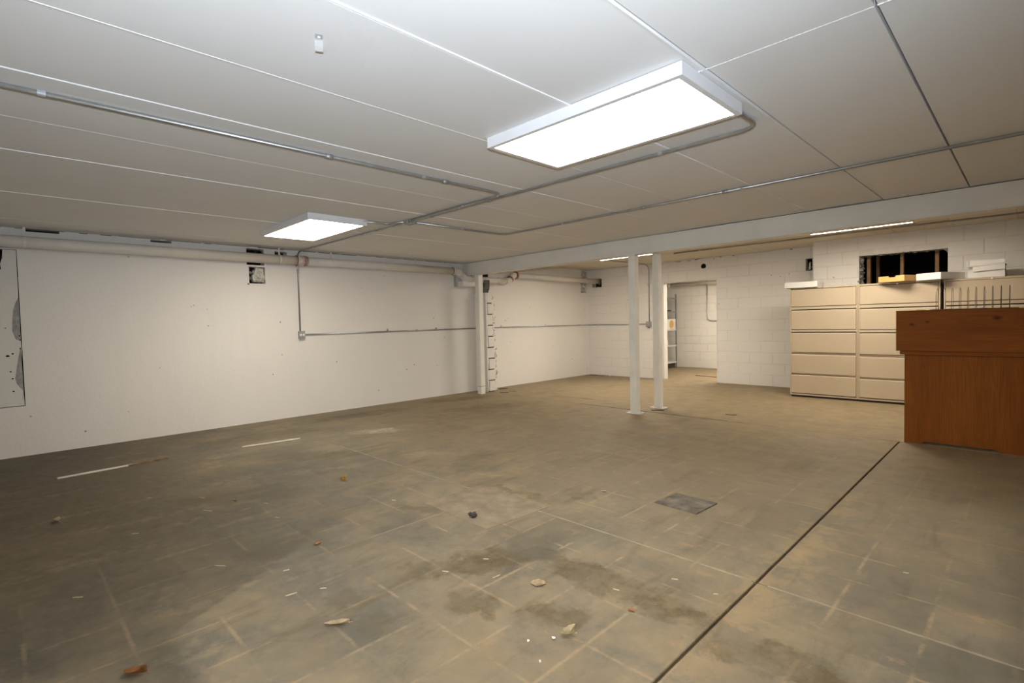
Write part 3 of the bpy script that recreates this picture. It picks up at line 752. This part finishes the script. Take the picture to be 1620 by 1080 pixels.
conduit([(4.165, Y0 + 0.02, ZC), (4.165, 3.005, ZC), (2.77, 3.005, ZC)], 'conduit crossing the ceiling from the left edge to the junction box',
        [((4.165, 0.178, ZC), (0, -1, 0), D), ((4.165, 2.20, ZC), (0, -1, 0), D), ((3.64, 3.005, ZC), (-1, 0, 0), D)], [((4.165, 2.40, ZC), Y), ((4.165, 1.5, ZC), Y)], 0.13)
conduit([(6.17, 2.68, ZC), (6.17, 3.045, ZC), (2.4, 3.045, ZC), (0.40, 3.01, ZC), (0.0135, 3.0, ZC), (0.0135, 3.0, 1.19)], 'conduit from the large ceiling light across to the left wall and down to the outlet',
        [((5.565, 3.045, ZC), (-1, 0, 0), D), ((3.55, 3.045, ZC), (1, 0, 0), D), ((1.85, 3.036, ZC), X, D), ((0.52, 3.012, ZC), X, D)],
        [((3.95, 3.045, ZC), X), ((0.0155, 3.0, 2.03), Z), ((3.1, 3.045, ZC), X)], 0.12)
conduit([(2.745, 3.05, ZC), (2.745, 4.375, ZC), (9.5, 4.375, ZC)], 'conduit from the junction box bending right along the ceiling before the beam',
        [((2.745, 3.72, ZC), (0, -1, 0), D), ((3.66, 4.375, ZC), (-1, 0, 0), D), ((5.56, 4.375, ZC), (-1, 0, 0), D), ((8.2, 4.375, ZC), (-1, 0, 0), D)],
        [((4.64, 4.375, ZC), X), ((5.42, 4.375, ZC), X)], 0.13)
conduit([(2.46, 2.60, ZC), (2.50, 2.92, ZC), (2.71, 3.005, ZC)], 'short conduit from the left ceiling light to the junction box', [], [], 0.1)
jb = root_at('junction_box', (2.735, 3.01, H), 'small galvanised junction box where the ceiling conduits meet', 'junction box')
jp = [box('body', (2.70, 2.985, H - 0.045), (2.775, 3.06, H), 'galv_box', None, 0.004), box('cover', (2.703, 2.988, H - 0.048), (2.772, 3.057, H - 0.045), 'galv', None, 0.001)]
jp.append(coupling((2.795, 3.005, ZC), X, 0.04)); jp.append(coupling((2.745, 3.085, ZC), Y, 0.05)); jp.append(coupling((2.685, 3.003, ZC), X, 0.03))
adopt(jb, *jp)
XW = 0.0125
conduit([(XW, 3.05, 1.145), (XW, 6.238, 1.155)], 'conduit along the left wall between the outlet and the block stub',
        [((XW, 4.40, 1.149), Y, X), ((XW, 5.35, 1.152), Y, X)], [((XW, 4.95, 1.151), Y)], 0)
conduit([(XW, 6.56, 1.157), (XW, YW - 0.014, 1.147), (1.515, YW - 0.0135, 1.147)], 'conduit along the far left wall turning the corner to the grey box',
        [((XW, 6.9, 1.155), Y, X), ((XW, 8.2, 1.15), Y, X), ((XW, 9.45, 1.147), Y, X), ((0.28, YW - 0.0135, 1.147), X, (0, -1, 0))], [], 0.035)
conduit([(1.565, YW - 0.0135, 1.19), (1.565, YW - 0.0135, H2 - 0.02), (1.53, 7.95, H2 - 0.014)], 'conduit rising from the grey box on the back wall to the ceiling',
        [((1.565, YW - 0.0135, 1.98), Z, (0, -1, 0))], [], 0.14)
conduit([(2.80, 8.46, H2 - 0.014), (4.9, 8.52, H2 - 0.014), (9.0, 8.55, H2 - 0.014)], 'conduit on the back bay ceiling running behind the beam', [((3.27, 8.474, H2 - 0.014), X, D), ((3.44, 8.48, H2 - 0.014), X, D)], [], 0.0)
conduit([(1.602, 12.385, H2 - 0.01), (1.602, 12.385, 1.172), (3.3, 12.385, 1.172)], 'conduit on the wall past the doorway with a bend to the right', [((1.602, 12.385, 1.85), Z, (0, -1, 0))], [], 0.12)
# outlet on the left wall
ob = root_at('outlet_box', (0.0, 3.012, 1.10), 'grey steel outlet box with two white sockets on the left wall', 'outlet')
op = [box('body', (0.001, 2.972, 1.092), (0.045, 3.052, 1.195), 'galv_box', None, 0.005), box('cover', (0.045, 2.969, 1.089), (0.049, 3.055, 1.198), 'galv_box', None, 0.002)]
for yy in (2.992, 3.032):
    bm = bmesh.new(); bmesh.ops.create_cone(bm, cap_ends=True, segments=14, radius1=0.0165, radius2=0.016, depth=0.004, matrix=Matrix.Translation((0.051, yy, 1.143)) @ Matrix.Rotation(math.pi / 2, 4, 'Y'))
    op.append(bmobj('socket', bm, 'outlet'))
adopt(ob, *op)
gb = root_at('switch_box', (1.552, YW, 1.09), 'grey box on the back wall between the two middle posts', 'electrical box')
adopt(gb, box('body', (1.51, YW - 0.055, 1.088), (1.612, YW - 0.001, 1.20), 'galv_box', None, 0.006), box('cover', (1.507, YW - 0.060, 1.085), (1.615, YW - 0.055, 1.203), 'galv_box', None, 0.002),
      box('connector', (1.54, YW - 0.045, 1.065), (1.58, YW - 0.015, 1.088), 'gap', None, 0.004))
# loose strap left on the ceiling
cl = root_at('ceiling_strap', (5.36, 0.90, H), 'small white painted metal strap left alone on the ceiling', 'strap')
bm = bmesh.new()
prof = [(0.0, 0.0), (0.03, -0.001), (0.036, -0.014), (0.045, -0.020), (0.055, -0.014), (0.058, -0.004), (0.085, -0.003)]
d2 = Vector((-0.91, 0.415, 0)); w2 = Vector((0.415, 0.91, 0)) * 0.014
base = Vector((5.402, 0.876, H - 0.001))
prof = [(0.0, 0.0), (0.035, -0.001), (0.042, -0.004), (0.060, -0.016), (0.078, -0.024), (0.090, -0.022)]
va = [bm.verts.new(base + d2 * a + Vector((0, 0, b)) - w2) for a, b in prof]; vb = [bm.verts.new(base + d2 * a + Vector((0, 0, b)) + w2) for a, b in prof]
for k in range(len(prof) - 1): bm.faces.new((va[k], va[k + 1], vb[k + 1], vb[k]))
bmesh.ops.solidify(bm, geom=list(bm.faces), thickness=0.003)
o = bmobj('band', bm, 'outlet'); o2 = tube('screw', [base + d2 * 0.018 + Vector((0, 0, -0.001)), base + d2 * 0.018 + Vector((0, 0, -0.007))], 0.005, 'outlet')
adopt(cl, o, o2)

# ================================================================== WHITE PIPE ALONG THE LEFT WALL
pp = root_at('overhead_pipe', (0.11, 3.0, 2.10), 'white painted pipe running along the top of the left wall', 'pipe')
PR = 0.062; parts = []
parts.append(tube('pipe_run', [(0.105, Y0 + 0.02, 2.165), (0.105, 2.95, 2.165)], PR, 'pipe', None, 20))
parts.append(tube('pipe_run', [(0.105, 3.04, 2.165), (0.105, 5.70, 2.165)], PR * 0.98, 'pipe', None, 20))
parts.append(tube('coupling', [(0.105, 2.945, 2.165), (0.105, 2.965, 2.165), (0.105, 2.968, 2.165), (0.105, 3.05, 2.165), (0.105, 3.053, 2.165), (0.105, 3.10, 2.165)], [0.066, 0.066, 0.071, 0.071, 0.0655, 0.0655], 'pinkish', None, 20))
for yy in (2.945, 3.045, 3.072): parts.append(tube('collar', [(0.105, yy - 0.004, 2.165), (0.105, yy + 0.004, 2.165)], 0.0735 if yy < 3.05 else 0.069, 'rust', None, 20))
parts.append(tube('elbow', fillet([(0.105, 5.66, 2.165), (0.105, 5.78, 2.165), (0.135, 5.93, 2.04), (0.135, 6.06, 2.035)], 0.06, 5), 0.068, 'pipe', None, 18))
parts.append(tube('collar', [(0.105, 5.66, 2.165), (0.105, 5.70, 2.165)], 0.075, 'pipe', None, 18))
parts.append(tube('collar', [(0.115, 5.83, 2.125), (0.122, 5.86, 2.10)], 0.077, 'pipe', None, 18))
parts.append(tube('collar', [(0.135, 5.975, 2.037), (0.135, 6.01, 2.035)], 0.073, 'pipe', None, 18))
parts.append(tube('pipe_run', [(0.135, 6.0, 2.035), (0.135, 6.95, 2.04)], 0.055, 'pipe', None, 18))
parts.append(tube('elbow', fillet([(0.135, 6.9, 2.04), (0.135, 7.0, 2.04), (0.115, 7.16, 2.16), (0.11, 7.27, 2.163)], 0.05, 5), 0.060, 'pipe', None, 18))
parts.append(tube('collar', [(0.135, 6.91, 2.04), (0.135, 6.945, 2.04)], 0.067, 'pipe', None, 18))
parts.append(tube('collar', [(0.13, 7.03, 2.065), (0.122, 7.06, 2.09)], 0.070, 'rust', None, 18))
parts.append(tube('collar', [(0.11, 7.20, 2.163), (0.11, 7.245, 2.163)], 0.073, 'rust', None, 18))
parts.append(tube('pipe_run', [(0.11, 7.24, 2.163), (0.245, YW + 0.08, 2.13)], 0.056, 'pipe', None, 18))
for yy, zz, zt in ((0.225, 2.165, H), (2.72, 2.165, H), (3.45, 2.165, H), (4.90, 2.165, H), (7.72, 2.155, H2), (6.75, 2.035, 2.30)):
    bm = bmesh.new(); r_ = PR + 0.003 if yy < 5.5 else 0.060; xx = 0.105 if yy < 5.5 else (0.113 if yy > 7 else 0.135)
    addbox(bm, (xx - 0.004, yy - 0.011, zz + r_ - 0.004), (xx - 0.001, yy + 0.011, zt))
    addtube(bm, [(xx, yy - 0.011, zz), (xx, yy + 0.011, zz)], r_, 18, False)
    parts.append(bmobj('hanger', bm, 'pipe'))
adopt(pp, *parts)
ip = tag(tube('inner_pipe', [(0.42, 12.30, 2.10), (4.9, 12.30, 2.07)], 0.045, 'pipe', None, 14), 'white pipe under the ceiling past the doorway', 'pipe')
ip2 = tube('collar', [(0.60, 12.30, 2.099), (0.68, 12.30, 2.098)], 0.055, 'pipe', ip, 14)

# ================================================================== FILING CABINETS
def cabinet(x0, x1, y, h, label, variant=0):
    t = root_at('filing_cabinet', ((x0 + x1) / 2, y + 0.23, 0.0), label, 'filing cabinet', 'beige lateral filing cabinets')
    d = 0.46; e = 0.018; parts = []
    y1 = y + d
    parts.append(boxes('body', [((x0, y, 0.03), (x0 + e, y1, h)), ((x1 - e, y, 0.03), (x1, y1, h)), ((x0 + e, y, h - 0.022), (x1 - e, y1, h)),
                                ((x0 + e, y1 - 0.01, 0.03), (x1 - e, y1, h - 0.022)), ((x0 + e, y, 0.03), (x1 - e, y1 - 0.01, 0.05))], 'cab', None, 0.002))
    parts.append(box('plinth', (x0 + 0.01, y + 0.03, 0.0), (x1 - 0.01, y1 - 0.01, 0.03), 'gap'))  # dark colour stands in for the shadow under the cabinet
    rows = [(1.385, 1.642, 0), (1.035, 1.325, 1), (0.690, 0.985, 1), (0.367, 0.655, 1), (0.062, 0.340, 1)]
    if variant == 1: rows = [(1.385, 1.642, 0), (1.03, 1.32, 1), (0.680, 0.975, 1), (0.352, 0.640, 1), (0.062, 0.325, 1)]
    xa, xb = x0 + e + 0.003, x1 - e - 0.003
    for (a, b, lip) in rows:
        bm = bmesh.new(); addbox(bm, (xa, y - 0.004, a), (xb, y + 0.018, b - (0.012 if lip else 0)), 0.003)
        dr = bmobj('drawer' if lip else 'flip_door', bm, 'cab'); parts.append(dr)
        if lip:
            # full-width pull: a rounded lip curling back at the top edge
            lp = prism('pull', [(y - 0.004, b - 0.014), (y - 0.004, b - 0.006), (y + 0.003, b), (y + 0.018, b + 0.002), (y + 0.018, b - 0.014)], 'x', xa, xb, 'cab_lip_lit')
            lp.parent = dr
    # rails between the drawers
    rails = []
    srt = sorted(rows, reverse=True)
    for (u, l) in zip(srt, srt[1:]):
        top = u[0]; bot = l[1]
        if top - bot > 0.045: rails.append(((x0 + e, y + 0.001, bot + 0.016), (x1 - e, y + 0.02, top - 0.008)))
        else: rails.append(((x0 + e, y + 0.016, bot + 0.006), (x1 - e, y + 0.03, top - 0.003)))
    parts.append(boxes('rail', rails, 'cab', None, 0.001))
    parts.append(box('liner', (x0 + e, y + 0.06, 0.05), (x1 - e, y + 0.07, h - 0.022), 'gap'))
    bm = bmesh.new(); bmesh.ops.create_cone(bm, cap_ends=True, segments=12, radius1=0.011, radius2=0.009, depth=0.014, matrix=Matrix.Translation((x0 + (x1 - x0) * 0.5, y - 0.006, h - 0.018)) @ Matrix.Rotation(math.pi / 2, 4, 'X'))
    parts.append(bmobj('lock', bm, 'chrome'))
    adopt(t, *parts); return t
YC = 8.695
cabinet(4.597, 5.487, YC, 1.672, 'beige five-drawer filing cabinet standing furthest left, beside the block wall')
cabinet(5.491, 6.398, YC, 1.672, 'beige five-drawer filing cabinet in the middle, below the broken wall hole', 1)
cabinet(6.432, 7.345, YC, 1.668, 'beige filing cabinet behind the wire rack, furthest right', 1)

def tray(name, x0, x1, y0, y1, z, h, mat, label, notch=None, th=0.004, rot=0.0):
    """shallow open carton: base, four sides, front with a thumb notch"""
    cx, cy = (x0 + x1) / 2, (y0 + y1) / 2
    t = root_at(name, (cx, cy, z), label, 'box', 'flat boxes on the cabinets')
    parts = [box('base', (x0, y0, z), (x1, y1, z + th), mat)]
    if notch:
        a, b = notch
        parts.append(prism('front', [(x0, z), (x1, z), (x1, z + h), (b, z + h), (b - 0.015, z + h * 0.72), (a + 0.015, z + h * 0.72), (a, z + h), (x0, z + h)], 'y', y0, y0 + th, mat))
    else: parts.append(box('front', (x0, y0, z), (x1, y0 + th, z + h), mat))
    parts.append(box('back', (x0, y1 - th, z), (x1, y1, z + h), mat))
    parts.append(box('side', (x0, y0 + th, z), (x0 + th, y1 - th, z + h), mat)); parts.append(box('side', (x1 - th, y0 + th, z), (x1, y1 - th, z + h), mat))
    if rot:
        Rm = Matrix.Translation((cx, cy, 0)) @ Matrix.Rotation(rot, 4, 'Z') @ Matrix.Translation((-cx, -cy, 0))
        for q in parts: q.data.transform(Rm)
    adopt(t, *parts); return t
CT = 1.6725
tray('cardboard_tray', 5.802, 6.142, 8.535, 8.895, CT, 0.080, 'card', 'open tan cardboard tray with a thumb notch, overhanging the middle cabinet', (5.935, 6.035), 0.004, -0.436)
tray('white_tray', 6.233, 6.543, 8.55, 8.96, CT, 0.088, 'paper', 'white shallow tray between the cardboard tray and the open white carton', None, 0.004, -0.5236)
def lid(x0, x1, y0, y1, z, h, mat, label):
    t = root_at('flat_white_box', ((x0 + x1) / 2, (y0 + y1) / 2, z), label, 'box', 'flat boxes on the cabinets')
    adopt(t, box('top', (x0, y0, z + h - 0.004), (x1, y1, z + h), mat), box('skirt', (x0, y0, z), (x1, y0 + 0.004, z + h - 0.004), mat), box('skirt', (x0, y1 - 0.004, z), (x1, y1, z + h - 0.004), mat),
          box('skirt', (x0, y0 + 0.004, z), (x0 + 0.004, y1 - 0.004, z + h - 0.004), mat), box('skirt', (x1 - 0.004, y0 + 0.004, z), (x1, y1 - 0.004, z + h - 0.004), mat))
    return t
lid(4.535, 4.985, 8.66, 8.98, CT, 0.085, 'paper', 'white flat box lid lying at the left end of the cabinets')
# open mailer box on the third cabinet
mb = root_at('mailer_box', (6.86, 8.85, 1.6685), 'white flat carton with its lid ajar, on the right-hand cabinet', 'box')
z = 1.6685
pts_ = [box('body', (6.66, 8.70, z), (7.004, 9.08, z + 0.088), 'paper', None, 0.003)]
pts_.append(prism('front_flap', [(6.712, z + 0.075), (7.004, z + 0.094), (7.004, z + 0.155), (6.708, z + 0.135)], 'y', 8.680, 8.686, 'paper'))
pts_.append(prism('side_flap', [(8.69, z + 0.088), (9.10, z + 0.005), (9.10, z + 0.02), (8.69, z + 0.155)], 'x', 7.003, 7.007, 'card_shaded'))
pts_.append(prism('lid', [(6.66, z + 0.138), (7.01, z + 0.155), (7.01, z + 0.160), (6.66, z + 0.143)], 'y', 8.69, 9.05, 'paper'))
pts_.append(prism('lid_front', [(6.655, z + 0.150), (6.985, z + 0.165), (6.995, z + 0.215), (6.67, z + 0.218), (6.64, z + 0.160)], 'y', 8.70, 8.706, 'paper'))
pts_.append(prism('tab', [(6.985, z + 0.168), (7.012, z + 0.225), (7.018, z + 0.225), (7.0, z + 0.165)], 'y', 8.66, 8.70, 'paper'))
pts_.append(prism('tab', [(6.63, z + 0.16), (6.668, z + 0.165), (6.672, z + 0.215)], 'y', 8.69, 8.695, 'paper'))
adopt(mb, *pts_)

# ================================================================== OAK COUNTER
ct = root_at('oak_counter', (6.80, 6.5, 0.0), 'oak counter with a heavy top band standing at the right edge', 'counter')
CX0, CX1 = 6.378, 7.26
fp = prism('front_panel', [(CX0, 0.0), (CX0 + 0.125, 0.0), (CX0 + 0.150, 0.026), (7.03, 0.026), (7.055, 0.0), (CX1, 0.0), (CX1, 0.86), (CX0, 0.86)], 'y', 6.195, 6.215, 'oak_v')
sd = [box('side_panel', (CX0, 6.215, 0.0), (CX0 + 0.02, 6.80, 0.86), 'oak_v'), box('side_panel', (CX1 - 0.02, 6.215, 0.0), (CX1, 6.80, 0.86), 'oak_v')]
shf = box('inner_shelf', (CX0 + 0.02, 6.215, 0.42), (CX1 - 0.02, 6.78, 0.44), 'oak_h')
trim = box('lower_trim', (6.345, 6.165, 0.852), (CX1 + 0.03, 6.83, 0.889), 'oak_h', None, 0.003)
band = boxes('top_band', [((6.318, 6.142, 0.889), (CX1 + 0.06, 6.162, 1.268)), ((6.318, 6.162, 0.889), (6.338, 6.84, 1.268)), ((CX1 + 0.04, 6.162, 0.889), (CX1 + 0.06, 6.84, 1.268)), ((6.338, 6.82, 0.889), (CX1 + 0.04, 6.84, 1.268))], 'oak_h', None, 0.002)
top = box('top_board', (6.316, 6.140, 1.262), (CX1 + 0.062, 6.842, 1.272), 'oak_h', None, 0.002)
adopt(ct, fp, *sd, shf, trim, band, top)
# wire file rack on the counter
wr_ = root_at('wire_rack', (6.85, 6.38, 1.272), 'wire file rack with a row of upright loops on the oak counter', 'file rack')
parts = []
zt = 1.276
bm = bmesh.new()
for yy in (6.30, 6.45): addtube(bm, [(6.56, yy, zt), (7.16, yy, zt)], 0.003, 6)
for xx in (6.56, 7.16): addtube(bm, [(xx, 6.30, zt), (xx, 6.45, zt)], 0.003, 6)
parts.append(bmobj('base_frame', bm, 'wire'))
for k in range(10):
    xx = 6.601 + k * 0.0556
    pth = fillet([(xx, 6.30, zt), (xx, 6.30, 1.475), (xx, 6.45, 1.475), (xx, 6.45, zt)], 0.07, 6)
    parts.append(tube('loop', pth, 0.0022, 'wire', None, 6))
adopt(wr_, *parts)
tag(prism('yellow_pencil', [(6.46, 6.22), (6.535, 6.245), (6.533, 6.252), (6.458, 6.227)], 'z', 1.2722, 1.279, 'yellow'), 'short yellow strip lying on the counter left of the wire rack', 'pencil')
tag(tube('blue_pen', [(6.86, 6.24, 1.2765), (6.96, 6.26, 1.2765)], 0.004, 'blue', None, 8), 'blue pen lying on the counter before the wire rack', 'pen')

# ================================================================== STEEL SHELVES PAST THE DOORWAY
sh = root_at('steel_shelves', (0.65, 11.4, 0.0), 'grey steel shelf unit seen through the doorway', 'shelf unit')
parts = []
for (xx, yy) in ((0.84, 10.55), (0.84, 12.25), (0.43, 10.55), (0.43, 12.25)):
    parts.append(boxes('post', [((xx - 0.018, yy - 0.002, 0.0), (xx + 0.018, yy + 0.002, 1.87)), ((xx + 0.014, yy - 0.03, 0.0), (xx + 0.018, yy + 0.002, 1.87))], 'shelf'))
for zz in (1.77, 1.43, 0.98, 0.585, 0.16):
    bm = bmesh.new(); addbox(bm, (0.425, 10.545, zz - 0.004), (0.855, 12.25, zz)); addbox(bm, (0.845, 10.545, zz - 0.035), (0.857, 12.25, zz))
    parts.append(bmobj('shelf_board', bm, 'shelf' if zz in (1.43, 1.77) else 'paper_grey'))
parts.append(box('kick_plate', (0.80, 10.56, 0.0), (0.81, 12.24, 0.12), 'gap'))
adopt(sh, *parts)
bx = root_at('round_front_box', (0.72, 11.97, 0.98), 'white carton with a round tan front on the steel shelves', 'box')
bm = bmesh.new(); bmesh.ops.create_cone(bm, cap_ends=True, segments=10, radius1=0.105, radius2=0.105, depth=0.006, matrix=Matrix.Translation((0.862, 11.98, 1.105)) @ Matrix.Rotation(math.pi / 2, 4, 'Y'))
adopt(bx, box('carton', (0.5, 11.68, 0.981), (0.858, 12.20, 1.235), 'paper', None, 0.003), bmobj('round_front', bm, 'card'))
bx2 = root_at('small_white_box', (0.72, 11.65, 0.585), 'small white box on a lower steel shelf', 'box')
adopt(bx2, box('carton', (0.55, 11.4, 0.586), (0.84, 11.83, 0.70), 'paper', None, 0.003), box('lid', (0.546, 11.396, 0.70), (0.844, 11.834, 0.715), 'paper', None, 0.002))
bx3 = tag(box('dark_tray', (0.52, 11.6, 1.431), (0.85, 12.0, 1.465), 'gap', None, 0.006), 'dark flat tray on the upper steel shelf', 'tray')
tag(prism('wood_strip', [(2.10, 10.69), (2.66, 10.55), (2.67, 10.585), (2.11, 10.725)], 'z', 0.0, 0.012, 'red_board'), 'red-brown board lying on the floor past the doorway', 'board')

# ================================================================== LITTER ON THE FLOOR
def stick(name, p, q, w, h, mat, label, cat='stick', group=None):
    p = Vector(p); q = Vector(q); d = (q - p).normalized(); s = Vector((-d.y, d.x, 0)) * w / 2
    g = random.Random(hash((round(p.x, 3), round(p.y, 3))) & 0xffff)
    n = 5; L_ = []; R_ = []
    for k in range(n + 1):
        c = p.lerp(q, k / n) + s * g.uniform(-0.5, 0.5); ww = g.uniform(0.75, 1.05) if 0 < k < n else 0.55
        L_.append((c + s * ww)); R_.append((c - s * ww))
    o = prism(name, [(v.x, v.y) for v in L_] + [(v.x, v.y) for v in reversed(R_)], 'z', 0.0, h, mat)
    return tag(o, label, cat, group)
stick('wood_lath', (1.372, 0.305, 0), (1.335, 0.93, 0), 0.022, 0.012, 'stick', 'long pale lath on the floor near the left edge')
stick('thin_stick', (1.365, 0.80, 0), (1.32, 1.12, 0), 0.012, 0.016, 'twig', 'thin dark stick lying at the end of the long pale lath')
stick('wood_lath', (1.385, 1.77, 0), (1.470, 2.35, 0), 0.022, 0.010, 'stick', 'shorter white lath on the floor under the outlet')
stick('dark_strip', (0.56, 6.30, 0), (0.66, 6.42, 0), 0.03, 0.006, 'strip', 'dark strip on the floor in front of the block stub', 'strip')
stick('dark_strip', (0.20, 6.62, 0), (0.26, 6.78, 0), 0.03, 0.012, 'strip', 'dark strip at the wall base just past the block stub', 'strip')
stick('dark_strip', (0.58, 6.50, 0), (0.66, 6.62, 0), 0.025, 0.005, 'strip', 'dark strip lying farthest out from the block stub', 'strip')
stick('dark_strip', (4.47, 6.60, 0), (4.60, 6.62, 0), 0.03, 0.006, 'strip', 'dark scrap on the floor between the posts and the cabinets', 'strip')
stick('dark_strip', (3.58, 6.29, 0), (3.72, 6.38, 0), 0.055, 0.010, 'strip', 'dark scrap at the foot of the farther middle post', 'strip')
stick('dark_strip', (0.10, 9.60, 0), (0.55, 9.52, 0), 0.03, 0.006, 'strip', 'dark strip at the foot of the back left corner', 'strip')
def rubb(name, c, s, n, mat, label, cat, seed):
    rg_ = random.Random(seed); bm_ = bmesh.new()
    for k in range(n):
        h_ = s[2] * rg_.uniform(0.6, 1)
        chunk(bm_, (c[0] + rg_.uniform(-1, 1) * s[0] * 0.5, c[1] + rg_.uniform(-1, 1) * s[1] * 0.5, h_ * 0.75), (s[0] * rg_.uniform(0.4, 0.7), s[1] * rg_.uniform(0.4, 0.7), h_ * 0.8), rg_)
    o = bmobj(name, bm_, mat); zmin = min(v.co.z for v in o.data.vertices)
    o.data.transform(Matrix.Translation((0, 0, -zmin)))
    return tag(o, label, cat)
rubb('plaster_lump', (0.62, 9.60, 0), (0.06, 0.04, 0.04), 3, 'paper', 'white plaster lump on the floor by the back left corner', 'rubble', 81)
rubb('dark_clod', (4.713, 2.118, 0.0), (0.035, 0.030, 0.026), 7, 'clod', 'dark clod lying on the sandy square patch', 'clod', 82)
def leaf(name, x, y, l, w, ang, mat, label, curl=0.01, seed=0):
    """leaf: blade curled in both directions, midrib and a short stalk"""
    g = random.Random(seed); bm_ = bmesh.new(); n = 8; m = 5; grid = []
    for i in range(n + 1):
        t = i / n; half = w / 2 * (math.sin(math.pi * min(1, t * 0.96 + 0.04)) ** 0.7) * g.uniform(0.8, 1.1)
        row = []
        for j in range(m):
            v = (j / (m - 1) - 0.5) * 2
            zz = 0.002 + curl * (abs(v) ** 1.6) * (0.5 + t) + curl * 0.6 * abs(t - 0.5) + g.uniform(0, 0.0015)
            row.append(bm_.verts.new((l * (t - 0.5), half * v, zz)))
        grid.append(row)
    for i in range(n):
        for j in range(m - 1): bm_.faces.new((grid[i][j], grid[i + 1][j], grid[i + 1][j + 1], grid[i][j + 1]))
    bmesh.ops.solidify(bm_, geom=list(bm_.faces), thickness=0.0009)
    me = bpy.data.meshes.new('blade'); bmesh.ops.recalc_face_normals(bm_, faces=bm_.faces); bm_.to_mesh(me); bm_.free()
    t_ = root_at(name, (x, y, 0.0), label, 'leaf'); t_.rotation_euler = (0, 0, ang)
    link('blade', me, mat, t_)
    tube('stalk', [(l * 0.46, 0, 0.003), (l * 0.62, 0.003, 0.004)], 0.0013, mat, t_, 6)
    zmin = min(v.co.z for v in me.vertices)
    for c_ in t_.children: c_.location.z -= min(0, zmin)
    return t_
leaf('dry_leaf', 3.305, 1.94, 0.05, 0.038, 0.8, 'leaf_y', 'bright yellow leaf on the floor left of the sandy patch', 0.022, 1)
leaf('dry_leaf', 2.70, 0.225, 0.055, 0.045, 0.3, 'leaf_p', 'yellowish leaf on the floor nearest the left edge', 0.02, 2)
leaf('dry_leaf', 5.20, 0.957, 0.105, 0.034, 0.9, 'leaf_t', 'pale tan oblong leaf on the floor at bottom centre', 0.008, 3)
leaf('dry_leaf', 5.597, 1.778, 0.075, 0.062, 0.5, 'leaf_t', 'flat round tan leaf below the dark clod', 0.004, 4)
leaf('dry_leaf', 5.956, 1.56, 0.060, 0.036, 0.95, 'leaf_p', 'curled pale yellow leaf lying nearest the open joint', 0.022, 5)
leaf('dry_leaf', 4.955, 0.30, 0.085, 0.04, 0.85, 'leaf_r', 'rust brown leaf at the bottom left edge of the floor', 0.016, 6)
leaf('dry_leaf', 6.045, 1.875, 0.03, 0.02, 0.4, 'leaf_r', 'tiny rust leaf scrap close to the open joint', 0.004, 7)
leaf('dry_leaf', 5.06, 3.08, 0.04, 0.02, 0.2, 'leaf_t', 'small tan leaf scrap left of the cover plate', 0.006, 8)
leaf('dry_leaf', 3.17, 1.17, 0.045, 0.022, 0.3, 'leaf_t', 'small pale leaf scrap below the shorter lath', 0.006, 9)
leaf('dry_leaf', 4.36, 1.25, 0.045, 0.03, 0.7, 'leaf_r', 'small brown leaf scrap left of the tan oblong leaf', 0.006, 10)
spl = [(4.812, 0.921, 0.05), (4.084, 0.212, 0.045), (4.235, 0.777, 0.06), (3.354, 0.546, 0.04), (5.398, 1.688, 0.045), (3.25, 0.97, 0.07), (2.9, 1.02, 0.06), (4.87, 1.05, 0.03),
       (5.17, 1.55, 0.035), (4.05, 1.95, 0.035), (3.4, 1.3, 0.035), (5.9, 1.98, 0.03), (6.05, 2.25, 0.03), (5.22, 1.78, 0.03), (6.25, 2.25, 0.02), (4.55, 1.0, 0.03), (3.75, 1.25, 0.03), (2.6, 0.75, 0.03), (6.83, 3.05, 0.022)]
for (x, y, l) in spl:
    a = rnd.uniform(0.2, 1.6)
    stick('splinter', (x - math.cos(a) * l / 2, y - math.sin(a) * l / 2, 0), (x + math.cos(a) * l / 2, y + math.sin(a) * l / 2, 0), 0.0042, 0.003, 'splint', 'tiny pale splinter lying loose on the concrete floor', 'splinter', 'pale splinters scattered on the floor')
for k, (x, y) in enumerate([(5.93, 1.50), (5.985, 1.36), (5.87, 1.42)]):
    rg_ = random.Random(90 + k); bm = bmesh.new(); chunk(bm, (x, y, 0.006), (0.010 if k == 0 else 0.005, 0.007, 0.006), rg_)
    o = bmobj('paper_crumb', bm, 'paper'); zmin = min(v.co.z for v in o.data.vertices); o.data.transform(Matrix.Translation((0, 0, -zmin)))
    tag(o, 'tiny white crumb lying beside the curled pale leaf', 'crumb', 'white crumbs by the curled leaf')
